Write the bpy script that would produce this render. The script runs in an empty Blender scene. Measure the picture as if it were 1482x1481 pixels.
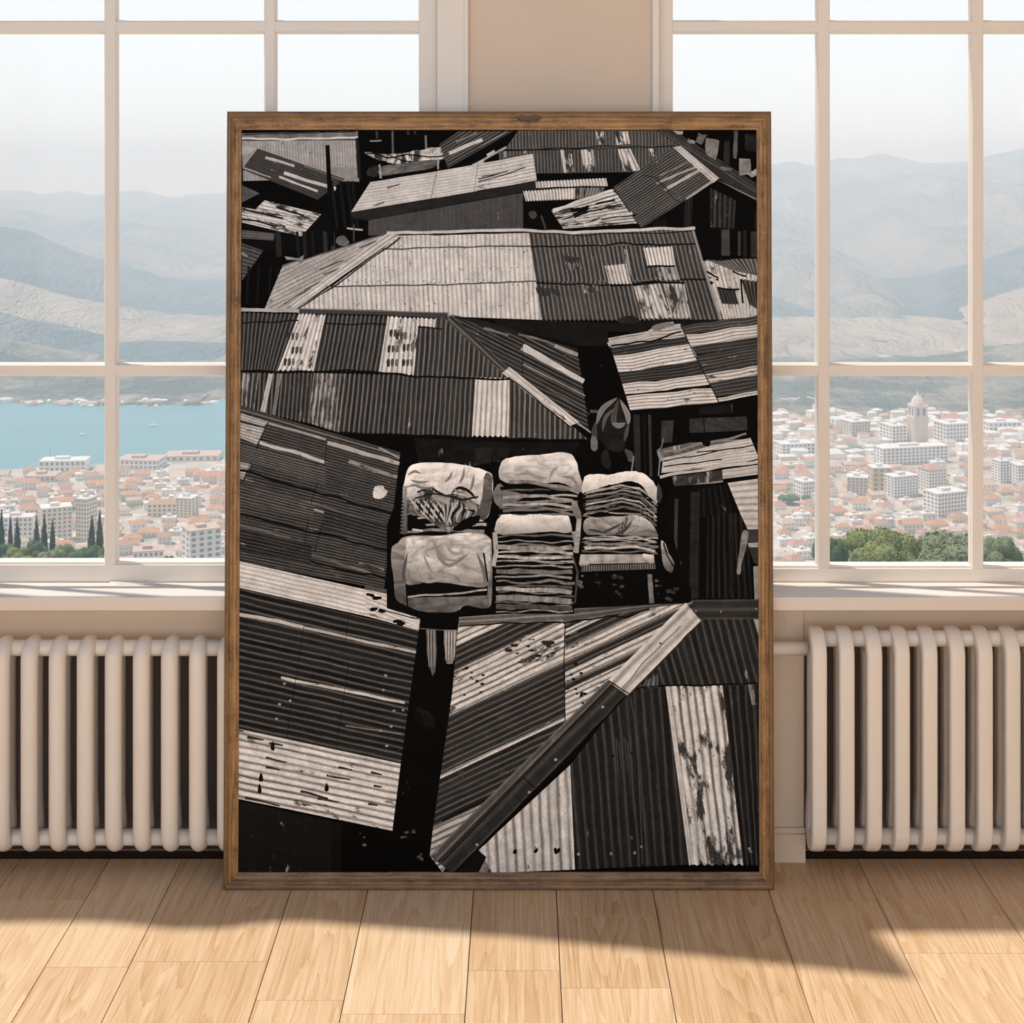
import bpy, bmesh, math, random
from mathutils import Vector, Matrix, noise
R = math.radians
sc = bpy.context.scene
COL = sc.collection
random.seed(7)

# ------------------------------------------------------------------ camera
F = 2100.0; PX0 = 755.0; PY0 = 252.0; CD = 4.0; CH = 1.888      # focal length in px, principal point, distance to wall, eye height
cam_d = bpy.data.cameras.new('camera'); cam = bpy.data.objects.new('camera', cam_d); COL.objects.link(cam)
cam.location = (0, -CD, CH); cam.rotation_euler = (R(90), 0, 0)
cam_d.sensor_fit = 'HORIZONTAL'; cam_d.sensor_width = 36.0
cam_d.lens = 36.0 * F / 1482.0
cam_d.shift_x = (741.0 - PX0) / 1482.0
cam_d.shift_y = (PY0 - 740.5) / 1482.0
cam_d.clip_start = 0.05; cam_d.clip_end = 60000
sc.camera = cam

# ------------------------------------------------------------------ sky, sun, exposure
world = bpy.data.worlds.new('sky'); sc.world = world; world.use_nodes = True
wn = world.node_tree; wn.nodes.clear()
w_out = wn.nodes.new('ShaderNodeOutputWorld'); w_bg = wn.nodes.new('ShaderNodeBackground')
w_tc = wn.nodes.new('ShaderNodeTexCoord'); w_sep = wn.nodes.new('ShaderNodeSeparateXYZ')
w_ramp = wn.nodes.new('ShaderNodeValToRGB')
wn.links.new(w_tc.outputs['Generated'], w_sep.inputs[0]); wn.links.new(w_sep.outputs[2], w_ramp.inputs[0])
wn.links.new(w_ramp.outputs[0], w_bg.inputs[0]); wn.links.new(w_bg.outputs[0], w_out.inputs[0])
e = w_ramp.color_ramp.elements
e[0].position = 0.0; e[0].color = (0.97, 0.98, 1.0, 1)
e[1].position = 0.66; e[1].color = (0.15, 0.25, 0.43, 1)
k = w_ramp.color_ramp.elements.new(0.22); k.color = (0.92, 0.955, 1.0, 1)
w_bg.inputs[1].default_value = 1.10

SX, SY = 0.40, 0.10            # the sun drifts this far right / towards the room per metre it falls
sun_d = bpy.data.lights.new('sun', 'SUN'); sun_d.energy = 4.0; sun_d.angle = R(0.9); sun_d.color = (1.0, 0.93, 0.83)
sun = bpy.data.objects.new('sun', sun_d); COL.objects.link(sun)
sun.rotation_euler = Vector((SX, -SY, -1)).to_track_quat('-Z', 'Y').to_euler(); sun.location = (-2, 1, 8)

# added area fill behind the camera, brightens the window wall and radiators
fill_d = bpy.data.lights.new('added_fill_light', 'AREA'); fill_d.shape = 'RECTANGLE'; fill_d.size = 6.2; fill_d.size_y = 2.3
fill_d.energy = 80.0; fill_d.color = (0.97, 0.985, 1.0)
fill = bpy.data.objects.new('added_fill_light', fill_d); COL.objects.link(fill)
fill.location = (-0.2, -5.93, 1.7); fill.rotation_euler = (R(90), 0, 0)

sc.view_settings.view_transform = 'Standard'; sc.view_settings.look = 'None'
sc.view_settings.exposure = 0.0; sc.view_settings.gamma = 1.0; sc.view_settings.use_curve_mapping = False
sc.cycles.use_denoising = True
sc.cycles.max_bounces = 9; sc.cycles.diffuse_bounces = 6; sc.cycles.transparent_max_bounces = 24
sc.cycles.volume_bounces = 1; sc.cycles.sample_clamp_indirect = 6.0
sc.cycles.use_light_tree = True

# ------------------------------------------------------------------ helpers
def WX(px, y=0.0): return (px - PX0) / F * (y + CD)
def WZ(py, y=0.0): return CH - (py - PY0) / F * (y + CD)

def tag(o, label=None, cat=None, group=None, kind=None):
    if label: o['label'] = label
    if cat: o['category'] = cat
    if group: o['group'] = group
    if kind: o['kind'] = kind
    return o

def empty(name, loc=(0, 0, 0), rz=0.0, rx=0.0):
    o = bpy.data.objects.new(name, None); COL.objects.link(o); o.empty_display_size = 0.1
    o.location = loc; o.rotation_euler = (rx, 0, rz); return o

def link_bm(name, bm, mat, parent=None, smooth=False, loc=None):
    me = bpy.data.meshes.new(name)
    bmesh.ops.recalc_face_normals(bm, faces=bm.faces)
    bm.to_mesh(me); bm.free()
    for m in (mat if isinstance(mat, (list, tuple)) else [mat]): me.materials.append(m)
    if smooth:
        for p in me.polygons: p.use_smooth = True
    o = bpy.data.objects.new(name, me); COL.objects.link(o)
    if parent: o.parent = parent
    if loc: o.location = loc
    return o

def bx(bm, x0, x1, y0, y1, z0, z1, bev=0.0, mi=0):
    vs = [bm.verts.new((x, y, z)) for x in (x0, x1) for y in (y0, y1) for z in (z0, z1)]
    fs = [bm.faces.new([vs[i] for i in q]) for q in ((0,1,3,2),(4,6,7,5),(0,4,5,1),(2,3,7,6),(0,2,6,4),(1,5,7,3))]
    for f in fs: f.material_index = mi
    if bev > 0:
        es = list({e for f in fs for e in f.edges})
        bmesh.ops.recalc_face_normals(bm, faces=fs)
        bmesh.ops.bevel(bm, geom=es, offset=bev, segments=2, affect='EDGES', profile=0.6)
    return fs

def tube_path(bm, pts, ra, rb=None, seg=12, closed=False, frames=None, power=1.0, scl=None):
    """sweep an (super)ellipse, half-widths ra (side) and rb (in plane), along pts; frames = list of (side, inplane)"""
    rb = rb or ra; rings = []
    n = len(pts)
    for i, p in enumerate(pts):
        a, b = frames[i]; k_s = scl[i] if scl else 1.0
        ring = []
        for k in range(seg):
            t = 2 * math.pi * k / seg
            c, s = math.cos(t), math.sin(t)
            c = math.copysign(abs(c) ** power, c); s = math.copysign(abs(s) ** power, s)
            ring.append(bm.verts.new(Vector(p) + Vector(a) * (ra * k_s * c) + Vector(b) * (rb * s)))
        rings.append(ring)
    for i in range(n if closed else n - 1):
        r0, r1 = rings[i], rings[(i + 1) % n]
        for k in range(seg):
            bm.faces.new((r0[k], r0[(k + 1) % seg], r1[(k + 1) % seg], r1[k]))
    if not closed:
        bm.faces.new(rings[0]); bm.faces.new(list(reversed(rings[-1])))

def cyl(bm, p0, p1, r0, r1=None, seg=12):
    r1 = r0 if r1 is None else r1
    p0, p1 = Vector(p0), Vector(p1); d = (p1 - p0).normalized()
    a = d.orthogonal().normalized(); b = d.cross(a)
    rings = []
    for p, r in ((p0, r0), (p1, r1)):
        rings.append([bm.verts.new(p + a * (r * math.cos(2*math.pi*k/seg)) + b * (r * math.sin(2*math.pi*k/seg))) for k in range(seg)])
    for k in range(seg):
        bm.faces.new((rings[0][k], rings[0][(k+1) % seg], rings[1][(k+1) % seg], rings[1][k]))
    bm.faces.new(rings[0]); bm.faces.new(list(reversed(rings[1])))

# ---- materials
class NT:
    def __init__(s, name):
        s.m = bpy.data.materials.new(name); s.m.use_nodes = True; s.t = s.m.node_tree
        s.bsdf = s.t.nodes['Principled BSDF']; s.out = s.t.nodes['Material Output']
    def n(s, typ, **kw):
        nd = s.t.nodes.new('ShaderNode' + typ)
        for k, v in kw.items(): setattr(nd, k, v)
        return nd
    def put(s, sock, v):
        if hasattr(v, 'is_output') or isinstance(v, bpy.types.NodeSocket): s.t.links.new(v, sock)
        elif v is not None: sock.default_value = v
    def math(s, op, a, b=None, c=None, clamp=False):
        nd = s.n('Math', operation=op); nd.use_clamp = clamp
        s.put(nd.inputs[0], a); s.put(nd.inputs[1], b)
        if c is not None: s.put(nd.inputs[2], c)
        return nd.outputs[0]
    def mix(s, f, a, b, mode='MIX'):
        nd = s.n('Mix', data_type='RGBA', blend_type=mode)
        s.put(nd.inputs[0], f); s.put(nd.inputs[6], a); s.put(nd.inputs[7], b)
        return nd.outputs[2]
    def fmix(s, f, a, b):
        nd = s.n('Mix', data_type='FLOAT'); s.put(nd.inputs[0], f); s.put(nd.inputs[2], a); s.put(nd.inputs[3], b); return nd.outputs[0]
    def noise(s, vec, scale, detail=4, rough=0.55, dist=0.0, dim='3D'):
        nd = s.n('TexNoise', noise_dimensions=dim); s.put(nd.inputs['Vector'], vec)
        nd.inputs['Scale'].default_value = scale; nd.inputs['Detail'].default_value = detail
        nd.inputs['Roughness'].default_value = rough; nd.inputs['Distortion'].default_value = dist
        return nd.outputs[0]
    def ramp(s, v, stops):
        nd = s.n('ValToRGB'); s.put(nd.inputs[0], v); el = nd.color_ramp.elements
        el[0].position, el[0].color = stops[0][0], (*stops[0][1], 1)
        el[1].position, el[1].color = stops[-1][0], (*stops[-1][1], 1)
        for p, c in stops[1:-1]: q = el.new(p); q.color = (*c, 1)
        return nd.outputs[0]
    def map(s, vec, loc=(0,0,0), scale=(1,1,1)):
        nd = s.n('Mapping'); s.put(nd.inputs[0], vec); s.put(nd.inputs[1], loc); nd.inputs[3].default_value = scale; return nd.outputs[0]
    def obj(s): return s.n('TexCoord').outputs['Object']
    def geo(s): return s.n('NewGeometry').outputs['Position']
    def bump(s, h, strength=0.2, dist=0.002):
        nd = s.n('Bump'); s.put(nd.inputs['Height'], h); nd.inputs['Strength'].default_value = strength; nd.inputs['Distance'].default_value = dist
        s.t.links.new(nd.outputs[0], s.bsdf.inputs['Normal'])
    def set(s, col=None, rough=None, spec=None, metal=None):
        if col is not None: s.put(s.bsdf.inputs['Base Color'], (*col, 1) if isinstance(col, tuple) and len(col) == 3 else col)
        if rough is not None: s.put(s.bsdf.inputs['Roughness'], rough)
        if spec is not None: s.bsdf.inputs['Specular IOR Level'].default_value = spec
        if metal is not None: s.bsdf.inputs['Metallic'].default_value = metal
        return s.m

def painted(name, col, rough=0.5, var=0.05, scale=3.0, bump=0.08):
    t = NT(name); p = t.obj()
    n1 = t.noise(p, scale, 4); n2 = t.noise(p, 160, 2)
    c = t.mix(n1, (*[v * (1 - var) for v in col], 1), (*[min(1, v * (1 + var)) for v in col], 1))
    t.bump(n2, bump, 0.001)
    return t.set(c, rough, 0.35)

M_wall = painted('wall_paint', (0.685, 0.562, 0.45), 0.75)
M_ceil = painted('ceiling_paint', (0.82, 0.78, 0.72), 0.8)
M_win = painted('window_paint', (0.80, 0.735, 0.665), 0.38, 0.03)
M_sill = painted('sill_paint', (0.74, 0.67, 0.60), 0.35, 0.02)
M_rad = painted('radiator_enamel', (0.77, 0.71, 0.645), 0.32, 0.04, 5, 0.12)
M_metal = NT('latch_metal').set((0.55, 0.54, 0.52), 0.35, 0.5, 0.8)

def glass_mat():
    t = NT('window_glass'); t.t.nodes.remove(t.bsdf)
    tr = t.n('BsdfTransparent'); gl = t.n('BsdfGlossy'); gl.inputs['Roughness'].default_value = 0.01
    mx = t.n('MixShader'); mx.inputs[0].default_value = 0.004
    tr.inputs[0].default_value = (0.985, 0.992, 0.99, 1)
    t.t.links.new(tr.outputs[0], mx.inputs[1]); t.t.links.new(gl.outputs[0], mx.inputs[2])
    t.t.links.new(mx.outputs[0], t.out.inputs[0]); return t.m
M_glass = glass_mat()

def floor_mat():
    t = NT('oak_floorboards'); p = t.geo()
    at = t.n('Attribute', attribute_name='plank'); rnd = at.outputs['Fac']
    off = t.n('CombineXYZ'); t.put(off.inputs[0], t.math('MULTIPLY', rnd, 37.0)); t.put(off.inputs[1], t.math('MULTIPLY', rnd, 91.0))
    add = t.n('VectorMath', operation='ADD'); t.put(add.inputs[0], p); t.put(add.inputs[1], off.outputs[0]); q = add.outputs[0]
    big = t.noise(t.map(q, scale=(5.5, 0.42, 1)), 1.0, 2, 0.5)           # cathedral figure
    big = t.math('ADD', big, t.math('MULTIPLY', t.noise(t.map(q, scale=(50, 2.5, 1)), 1.0, 3), 0.05))
    rings = t.math('FRACT', t.math('MULTIPLY', big, 24.0))
    rings = t.math('POWER', rings, 1.6)
    rings = t.math('SUBTRACT', 1.0, rings)
    fine = t.noise(t.map(q, scale=(260, 5.0, 1)), 1.0, 5, 0.7)
    mid = t.noise(t.map(q, scale=(46, 1.6, 1)), 1.0, 5, 0.65)
    pres = t.noise(t.map(q, scale=(4.0, 1.1, 1)), 1.0, 2)
    v = t.math('ADD', t.math('MULTIPLY', rings, t.math('MULTIPLY', pres, 0.22)), t.math('MULTIPLY', fine, 0.48))
    v = t.math('ADD', v, t.math('MULTIPLY', mid, 0.40))
    v = t.math('ADD', v, t.math('MULTIPLY', t.math('SUBTRACT', rnd, 0.5), 0.13))
    c = t.ramp(v, [(0.30, (0.42, 0.245, 0.12)), (0.46, (0.575, 0.385, 0.225)), (0.58, (0.665, 0.485, 0.315)), (0.78, (0.765, 0.61, 0.445))])
    knots = t.noise(t.map(q, scale=(3.3, 1.7, 1)), 1.0, 3, 0.5)
    kn = t.math('MULTIPLY', t.math('SUBTRACT', knots, 0.68, clamp=True), 5.0, clamp=True)
    c = t.mix(kn, c, (0.36, 0.19, 0.08, 1))
    t.bump(fine, 0.10, 0.001)
    return t.set(c, t.math('ADD', 0.36, t.math('MULTIPLY', fine, 0.16)), 0.35)
M_floor = floor_mat()
M_gap = NT('board_gap').set((0.05, 0.022, 0.01), 0.9)

# ------------------------------------------------------------------ room shell
H = 3.3; XL, XR, YB = -4.2, 3.8, -6.0
WT = 0.06                                        # wall thickness
def struct(name, bm, m, parent=None, **k):
    o = link_bm(name, bm, m, parent, **k)
    if not parent: o['kind'] = 'structure'
    return o

# floor: boards laid towards the window wall
seams = [-1.38, -1.135, -.935, -.608, -.406, -.127, .091, .345, .650, .925, 1.235]
while seams[0] > XL: seams.insert(0, seams[0] - random.choice((.2, .25, .3, .24)))
while seams[-1] < XR: seams.append(seams[-1] + random.choice((.2, .25, .3, .27)))
def yf(py): return F * CH / (py - PY0) - CD
joints = {-1.135: [yf(1303), -1.6], -.935: [yf(1400), -2.2], -.608: [yf(1392), -2.5], -1.38: [yf(1413)], -.406: [yf(1448)],
          -.127: [yf(1336), yf(1468)], .091: [yf(1405)], .345: [yf(1327), yf(1430)], .650: [yf(1500)], .925: [yf(1306), -2.0], 1.235: [yf(1380)]}
bm = bmesh.new(); lay = bm.faces.layers.float.new('plank'); g = 0.0011
for i in range(len(seams) - 1):
    x0, x1 = seams[i], seams[i + 1]
    ks = [v for k_, v in joints.items() if abs(k_ - x1) < 1e-6]
    ys = [0.0] + (ks[0] if ks else [random.uniform(-1.2, -0.5), random.uniform(-3, -2)]) + [YB]
    ys = sorted(ys, reverse=True)
    for a, b in zip(ys, ys[1:]):
        r = random.random()
        n0 = len(bm.faces)
        bx(bm, x0 + g, x1 - g, b + g * .5, a - g * .5, -0.012, 0.0, 0.0008)
        bm.faces.ensure_lookup_table()
        for f in bm.faces[n0:]: f[lay] = r
bx(bm, XL, XR, YB, WT, -0.06, -0.006, mi=1)
struct('floor', bm, [M_floor, M_gap])

# window openings on the front wall
ZS = 0.756                                       # sill top
ZH = 2.72                                        # window head
LW0, LW1 = WX(-330), WX(632)
RW0, RW1 = WX(952), WX(1890)
bm = bmesh.new()
NZ = 0.585; NL1, NR0 = WX(345), WX(1164)
bx(bm, XL, XR, 0, WT, NZ, ZS - 0.036)
bx(bm, NL1, NR0, 0, WT, -.06, NZ)
bx(bm, XL, XR, 0, WT, ZH, H + 0.1)
for a, b in ((XL, LW0), (LW1, RW0), (RW1, XR)): bx(bm, a, b, 0, WT, ZS - 0.036, ZH)
struct('wall_front', bm, M_wall)
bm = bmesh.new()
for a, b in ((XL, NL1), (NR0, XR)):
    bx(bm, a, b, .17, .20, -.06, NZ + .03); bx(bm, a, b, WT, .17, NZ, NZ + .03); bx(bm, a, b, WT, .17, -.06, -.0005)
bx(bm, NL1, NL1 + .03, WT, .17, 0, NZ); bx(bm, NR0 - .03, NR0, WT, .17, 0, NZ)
struct('wall_niche', bm, painted('niche_shade_tone', (.15, .12, .10), .9))  # dark lining colour stands in for the shade between radiator columns
bm = bmesh.new(); bx(bm, XL - .1, XL, YB, WT, -.06, H + .1); struct('wall_left', bm, M_wall)
bm = bmesh.new(); bx(bm, XR, XR + .1, YB, WT, -.06, H + .1); struct('wall_right', bm, M_wall)
# unseen back wall; its broad opening is added to let sky light in
bm = bmesh.new()
bx(bm, XL, XR, YB - .1, YB, -.06, 0.5); bx(bm, XL, XR, YB - .1, YB, 2.9, H + .1)
bx(bm, XL, -3.4, YB - .1, YB, 0.5, 2.9); bx(bm, 3.0, XR, YB - .1, YB, 0.5, 2.9)
struct('wall_back', bm, M_wall)
bm = bmesh.new(); bx(bm, -3.4, 3.0, YB - .055, YB - .05, .5, 2.9); o = struct('added_rear_glass', bm, M_glass)

# unseen ceiling with an added skylight, near edge cut to shape the floor shade
ch = H
def up(px, py):
    y = yf(py); x = (px - PX0) / F * (y + CD)
    return (x - SX * ch, min(-0.004, y + SY * ch))
edge = [up(-260, 1336), up(0, 1336), up(60, 1333), up(115, 1329), up(170, 1337), up(245, 1345), up(320, 1344), up(380, 1336), up(425, 1330), up(525, 1341),
        up(740, 1357), up(1155, 1399), up(1322, 1418), up(1300, 1390), up(1262, 1350), up(1482, 1350), up(1800, 1350)]
ex0, ex1 = XL + .15, edge[-1][0]
edge[0] = (ex0, edge[0][1])
SB = -4.6
bm = bmesh.new()
def slab(pts):
    lo = [bm.verts.new((x, y, ch)) for x, y in pts]; hi = [bm.verts.new((x, y, ch + .02)) for x, y in pts]
    bm.faces.new(lo); bm.faces.new(list(reversed(hi)))
    for i in range(len(pts)): j = (i + 1) % len(pts); bm.faces.new((lo[i], lo[j], hi[j], hi[i]))
slab([(XL, 0.0)] + [(XL, edge[0][1])] + edge + [(XR, edge[-1][1]), (XR, 0.0)])
slab([(XL, SB), (ex0, SB), (ex0, edge[0][1]), (XL, edge[0][1])])
slab([(ex1, SB), (XR, SB), (XR, edge[-1][1]), (ex1, edge[-1][1])])
slab([(XL, YB), (XR, YB), (XR, SB), (XL, SB)])
struct('ceiling', bm, M_ceil)
bm = bmesh.new(); bx(bm, XL, XR, SB - .05, -.0, ch + .03, ch + .036); struct('added_skylight_glass', bm, M_glass)

# sills, casings, skirting
def sill(name, x0, x1):
    bm = bmesh.new(); bx(bm, x0, x1, -0.12, 0.10, ZS - .036, ZS, 0.004)
    bx(bm, x0 + .01, x1 - .01, -0.022, 0.0, ZS - .052, ZS - .036, 0.003)
    struct(name, bm, M_sill)
sill('trim_1', XL, WX(690)); sill('trim_2', WX(900), XR)
bm = bmesh.new(); bx(bm, WX(633), WX(675.5), -0.014, 0.0, ZS, ZH + .05, 0.0025); bx(bm, WX(672), WX(678), -0.020, 0.0, ZS, ZH + .05, 0.002); struct('trim_3', bm, M_win)
bm = bmesh.new(); bx(bm, WX(943.5), WX(953), -0.018, 0.0, ZS, ZH + .05, 0.0025); struct('trim_4', bm, M_win)
# pier facing below the sills: the radiators hang in shallow niches either side
bm = bmesh.new(); bx(bm, WX(345), WX(1162), -0.012, 0.0, 0.0, ZS - .036, 0.002); struct('trim_5', bm, M_wall)
bm = bmesh.new()
for a, b, yy in ((WX(345), WX(1163.5), -.012),):
    bx(bm, a, b, yy - .013, yy, 0.0, .078, 0.002); bx(bm, a, b, yy - .009, yy, .078, .094, 0.003)
struct('baseboard_front', bm, M_wall)
for nm, a, b in (('baseboard_left', XL, XL + .013), ('baseboard_right', XR - .013, XR)):
    bm = bmesh.new(); bx(bm, a, b, YB, -.02, 0, .094, .002); struct(nm, bm, M_wall)

# windows
YW = 0.022                                       # room face of the sashes
def bar(bm, x0, x1, z0, z1, y0=YW, y1=YW + .020, ch_=0.007):
    """glazing bar: flat nose towards the room, bevelled down to the glass on its long sides"""
    vert = (z1 - z0) > (x1 - x0)
    def ring(y, s):
        a = (x0 - (s if vert else 0), x1 + (s if vert else 0), z0 - (0 if vert else s), z1 + (0 if vert else s))
        return [bm.verts.new(v) for v in ((a[0], y, a[2]), (a[1], y, a[2]), (a[1], y, a[3]), (a[0], y, a[3]))]
    prof = [(y0 + .0, -.0012), (y0 + .0012, 0.0), (y0 + .010, 0.0), (y0 + .0105, .002), (y0 + .016, ch_ * .75), (y1, ch_ * .75)]
    rs = [ring(y, s) for y, s in prof]
    bm.faces.new(rs[0]); bm.faces.new(list(reversed(rs[-1])))
    for a, b in zip(rs, rs[1:]):
        for i in range(4): bm.faces.new((a[i], a[(i+1) % 4], b[(i+1) % 4], b[i]))
def wx(px): return WX(px, YW)
def wz(py): return WZ(py, YW)
def window(name, x0, x1, stiles, verts, rails, zr):
    root = empty(name, ((x0 + x1) / 2, YW, ZS)); root['kind'] = 'structure'
    ox, oz = root.location.x, root.location.z
    def done(nm, bm, m=M_win):
        o = link_bm(nm, bm, m, root); o.data.transform(Matrix.Translation((-ox, -YW, -oz))); return o
    bm = bmesh.new()
    for a, b in stiles: bx(bm, a, b, YW, YW + .05, ZS, ZH, .003)
    bx(bm, stiles[0][1], stiles[1][0], YW + .001, YW + .05, ZS, zr, .003)
    bx(bm, stiles[0][1], stiles[1][0], YW + .006, YW + .05, zr, zr + .006, .002)
    bx(bm, stiles[0][1], stiles[1][0], YW + .001, YW + .05, ZH - .05, ZH, .003)
    done('window_frame', bm)
    for a, b in verts:
        bm = bmesh.new(); bar(bm, wx(a), wx(b), zr, ZH - .05); done('glazing_bar', bm)
    for a, b in rails:
        bm = bmesh.new(); bar(bm, stiles[0][1], stiles[1][0], wz(b), wz(a), YW + .0015); done('glazing_bar', bm)
    bm = bmesh.new(); bx(bm, stiles[0][1] - .01, stiles[1][0] + .01, YW + .014, YW + .018, zr - .01, ZH - .04); done('window_glass', bm, M_glass)
    return root
wL = window('window_1', LW0, LW1, [(LW0, LW0 + .05), (wx(606), LW1)], [(-305, -288), (-77, -61), (151.5, 167), (383.5, 397.5)], [(31, 46), (528.5, 543)], wz(817.5))
wR = window('window_2', RW0, RW1, [(RW0, wx(974)), (RW1 - .05, RW1)], [(1184, 1200), (1407, 1423), (1630, 1646)], [(31, 46), (528.5, 543)], wz(823))
# little catch on the left sill
bm = bmesh.new()
n = 14; top = [bm.verts.new((WX(157 + i * 62 / n, -.0), 0, 0)) for i in range(0)]
pts = [(-.062, .0), (.062, .0), (.054, -.006), (.040, -.024), (-.034, -.024), (-.050, -.010)]
lo = [bm.verts.new((x, y, 0)) for x, y in pts]; hi = [bm.verts.new((x * .98, y * .95, .004)) for x, y in pts]
bm.faces.new(lo); bm.faces.new(list(reversed(hi)))
for i in range(6): bm.faces.new((lo[i], lo[(i+1) % 6], hi[(i+1) % 6], hi[i]))
o = link_bm('window_catch', bm, M_win, None, loc=(WX(187, 0), YW - .0005, ZS))
tag(o, 'small flat painted catch plate at the foot of the left window, on its white sill', 'window catch')

# ------------------------------------------------------------------ radiators
def radiator(name, label, xs, zb, zt, yf_, yb_, ra, rb, power, label_extra=None):
    root = empty(name, (sum(xs) / len(xs), (yf_ + yb_) / 2, zb))
    tag(root, label, 'radiator')
    ox, oy, oz = root.location
    rad = (yb_ - yf_) / 2; rr = rad * 0.95
    hz = zt - zb
    path = []; fr = []
    zc0, zc1 = rb + rr, hz - rb - rr
    for i in range(13):                            # over the top: back to front
        t = math.pi * i / 12; path.append((0, rad * math.cos(t), zc1 + rr * math.sin(t))); fr.append(((1, 0, 0), (0, math.cos(t), math.sin(t))))
    for i in range(1, 6): path.append((0, -rad, zc1 + (zc0 - zc1) * i / 6)); fr.append(((1, 0, 0), (0, -1, 0)))
    for i in range(13):
        t = math.pi + math.pi * i / 12; path.append((0, rad * math.cos(t), zc0 + rr * math.sin(t))); fr.append(((1, 0, 0), (0, math.cos(t), math.sin(t))))
    for i in range(1, 6): path.append((0, rad, zc0 + (zc1 - zc0) * i / 6)); fr.append(((1, 0, 0), (0, 1, 0)))
    scl = [max(.5, 1 - .5 * min(1, max(0, p[1] / rad + .15))) if p[2] > zc0 else max(.7, 1 - .3 * min(1, max(0, p[1] / rad))) for p in path]
    bm = bmesh.new(); tube_path(bm, path, ra, rb, 20, True, fr, power, scl)
    proto = None
    for x in xs:
        if proto is None:
            proto = link_bm('column', bm, M_rad, root, True, (x - ox, 0, 0))
        else:
            c = proto.copy(); COL.objects.link(c); c.parent = root; c.location = (x - ox, 0, 0)
    for nm, z, r in (('top_tube', hz - .034, .0215), ('bottom_tube', .034, .0215)):
        bm = bmesh.new(); cyl(bm, (xs[0] - ox - .012, 0, z), (xs[-1] - ox + .012, 0, z), r, seg=24)
        link_bm(nm, bm, M_rad, root, True)
        # webs: the collars each column is welded to
        for x in xs: pass
    for x in (xs[2], xs[-3]):
        bm = bmesh.new(); bx(bm, x - ox - .012, x - ox + .012, 0, -oy - .003, hz - .075, hz - .045, .002); link_bm('wall_bracket', bm, M_rad, root)
    return root
lx = [WX(41.8 + 40.6 * k, -.115) for k in range(-6, 8)]
radiator('radiator', 'white radiator of round tubes hanging below the left window', lx, .060, .640, -.110, -.038, .0228, .0228, 1.0)
rx_ = [WX(1185.5 + 40.0 * k, -.14) for k in range(0, 14)]
radiator('radiator', 'white radiator of flat fronted columns hanging below the right window', rx_, .066, .668, -.132, -.034, .0205, .019, 0.40)
bm = bmesh.new(); cyl(bm, (lx[-1] + .02, -.074, .606), (rx_[0] - .02, -.078, .606), .0185, seg=24)
o = link_bm('heating_pipe', bm, M_rad, None, True); tag(o, 'white pipe running behind the leaning picture to the flat fronted radiator', 'pipe')

# ------------------------------------------------------------------ leaning framed photograph
PXL, PXR, PH = -.787, .6665, 2.056
LEAN = math.atan2(.05, 2.054)
pic = empty('framed_photograph', (0, -.18, 0.0), 0, -LEAN)
tag(pic, 'huge framed black and white photograph of tin roofs, leaning between the windows', 'framed picture')
PM = Matrix.Translation((0, -.18, 0)) @ Matrix.Rotation(-LEAN, 4, 'X'); PMI = PM.inverted()
YP = .0135                                         # the print lies this far behind the front of the frame
p0 = PM @ Vector((0, YP, 0)); nrm = (PM.to_3x3() @ Vector((0, -1, 0)))
eye = Vector((0, -CD, CH))
def pp(px, py):
    d = Vector(((px - PX0) / F, 1, -(py - PY0) / F))
    t = (p0 - eye).dot(nrm) / d.dot(nrm)
    q = PMI @ (eye + d * t); return q.x, q.z

def frame_mat(name, light, dark, grey, rim=.62):
    t = NT(name); p = t.obj()
    ax = t.n('Attribute', attribute_name='along').outputs['Vector']
    long_ = t.noise(t.map(ax, scale=(9, 160, 160)), 1.0, 5, 0.7, 0.4)
    blot = t.noise(p, 14, 5, 0.7); fine = t.noise(p, 230, 3, .7)
    c = t.ramp(t.math('ADD', t.math('MULTIPLY', long_, .6), t.math('MULTIPLY', blot, .4)), [(.38, dark), (.53, light), (.66, tuple(v * 1.35 for v in light)), (.75, grey)])
    sp = t.math('MULTIPLY', t.math('SUBTRACT', fine, .60, clamp=True), 11.0, clamp=True)
    c = t.mix(sp, c, (*grey, 1))
    sx_ = t.n('SeparateXYZ'); t.put(sx_.inputs[0], ax)
    wv = t.math('ADD', sx_.outputs[1], t.math('MULTIPLY', t.math('SUBTRACT', blot, .5), .006))
    edge_ = t.math('MULTIPLY', t.math('MULTIPLY_ADD', wv, -350.0, 5.4, clamp=True), rim)
    c = t.mix(edge_, c, t.mix(fine, (*[v * .8 for v in dark], 1), (*[v * .55 for v in light], 1)))
    t.bump(t.math('ADD', long_, t.math('MULTIPLY', fine, .4)), .6, .0018)
    return t.set(c, .42, .45)
M_f1 = frame_mat('aged_gilt_wood', (0.34, .19, .078), (.085, .042, .017), (.55, .42, .27))
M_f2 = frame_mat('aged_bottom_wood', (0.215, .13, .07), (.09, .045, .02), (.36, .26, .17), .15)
WS, WB, WTp = .0385, .044, .049
prof = [(0, .032), (0, .006), (.06, .001), (.16, 0), (.30, .0005), (.36, .006), (.46, .008), (.56, .0035), (.72, .0020), (.84, .0045), (.88, .009), (.94, .0075), (1.0, .0085), (1.0, .016)]
corners_o = [(PXL, 0), (PXR, 0), (PXR, PH), (PXL, PH)]
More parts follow.
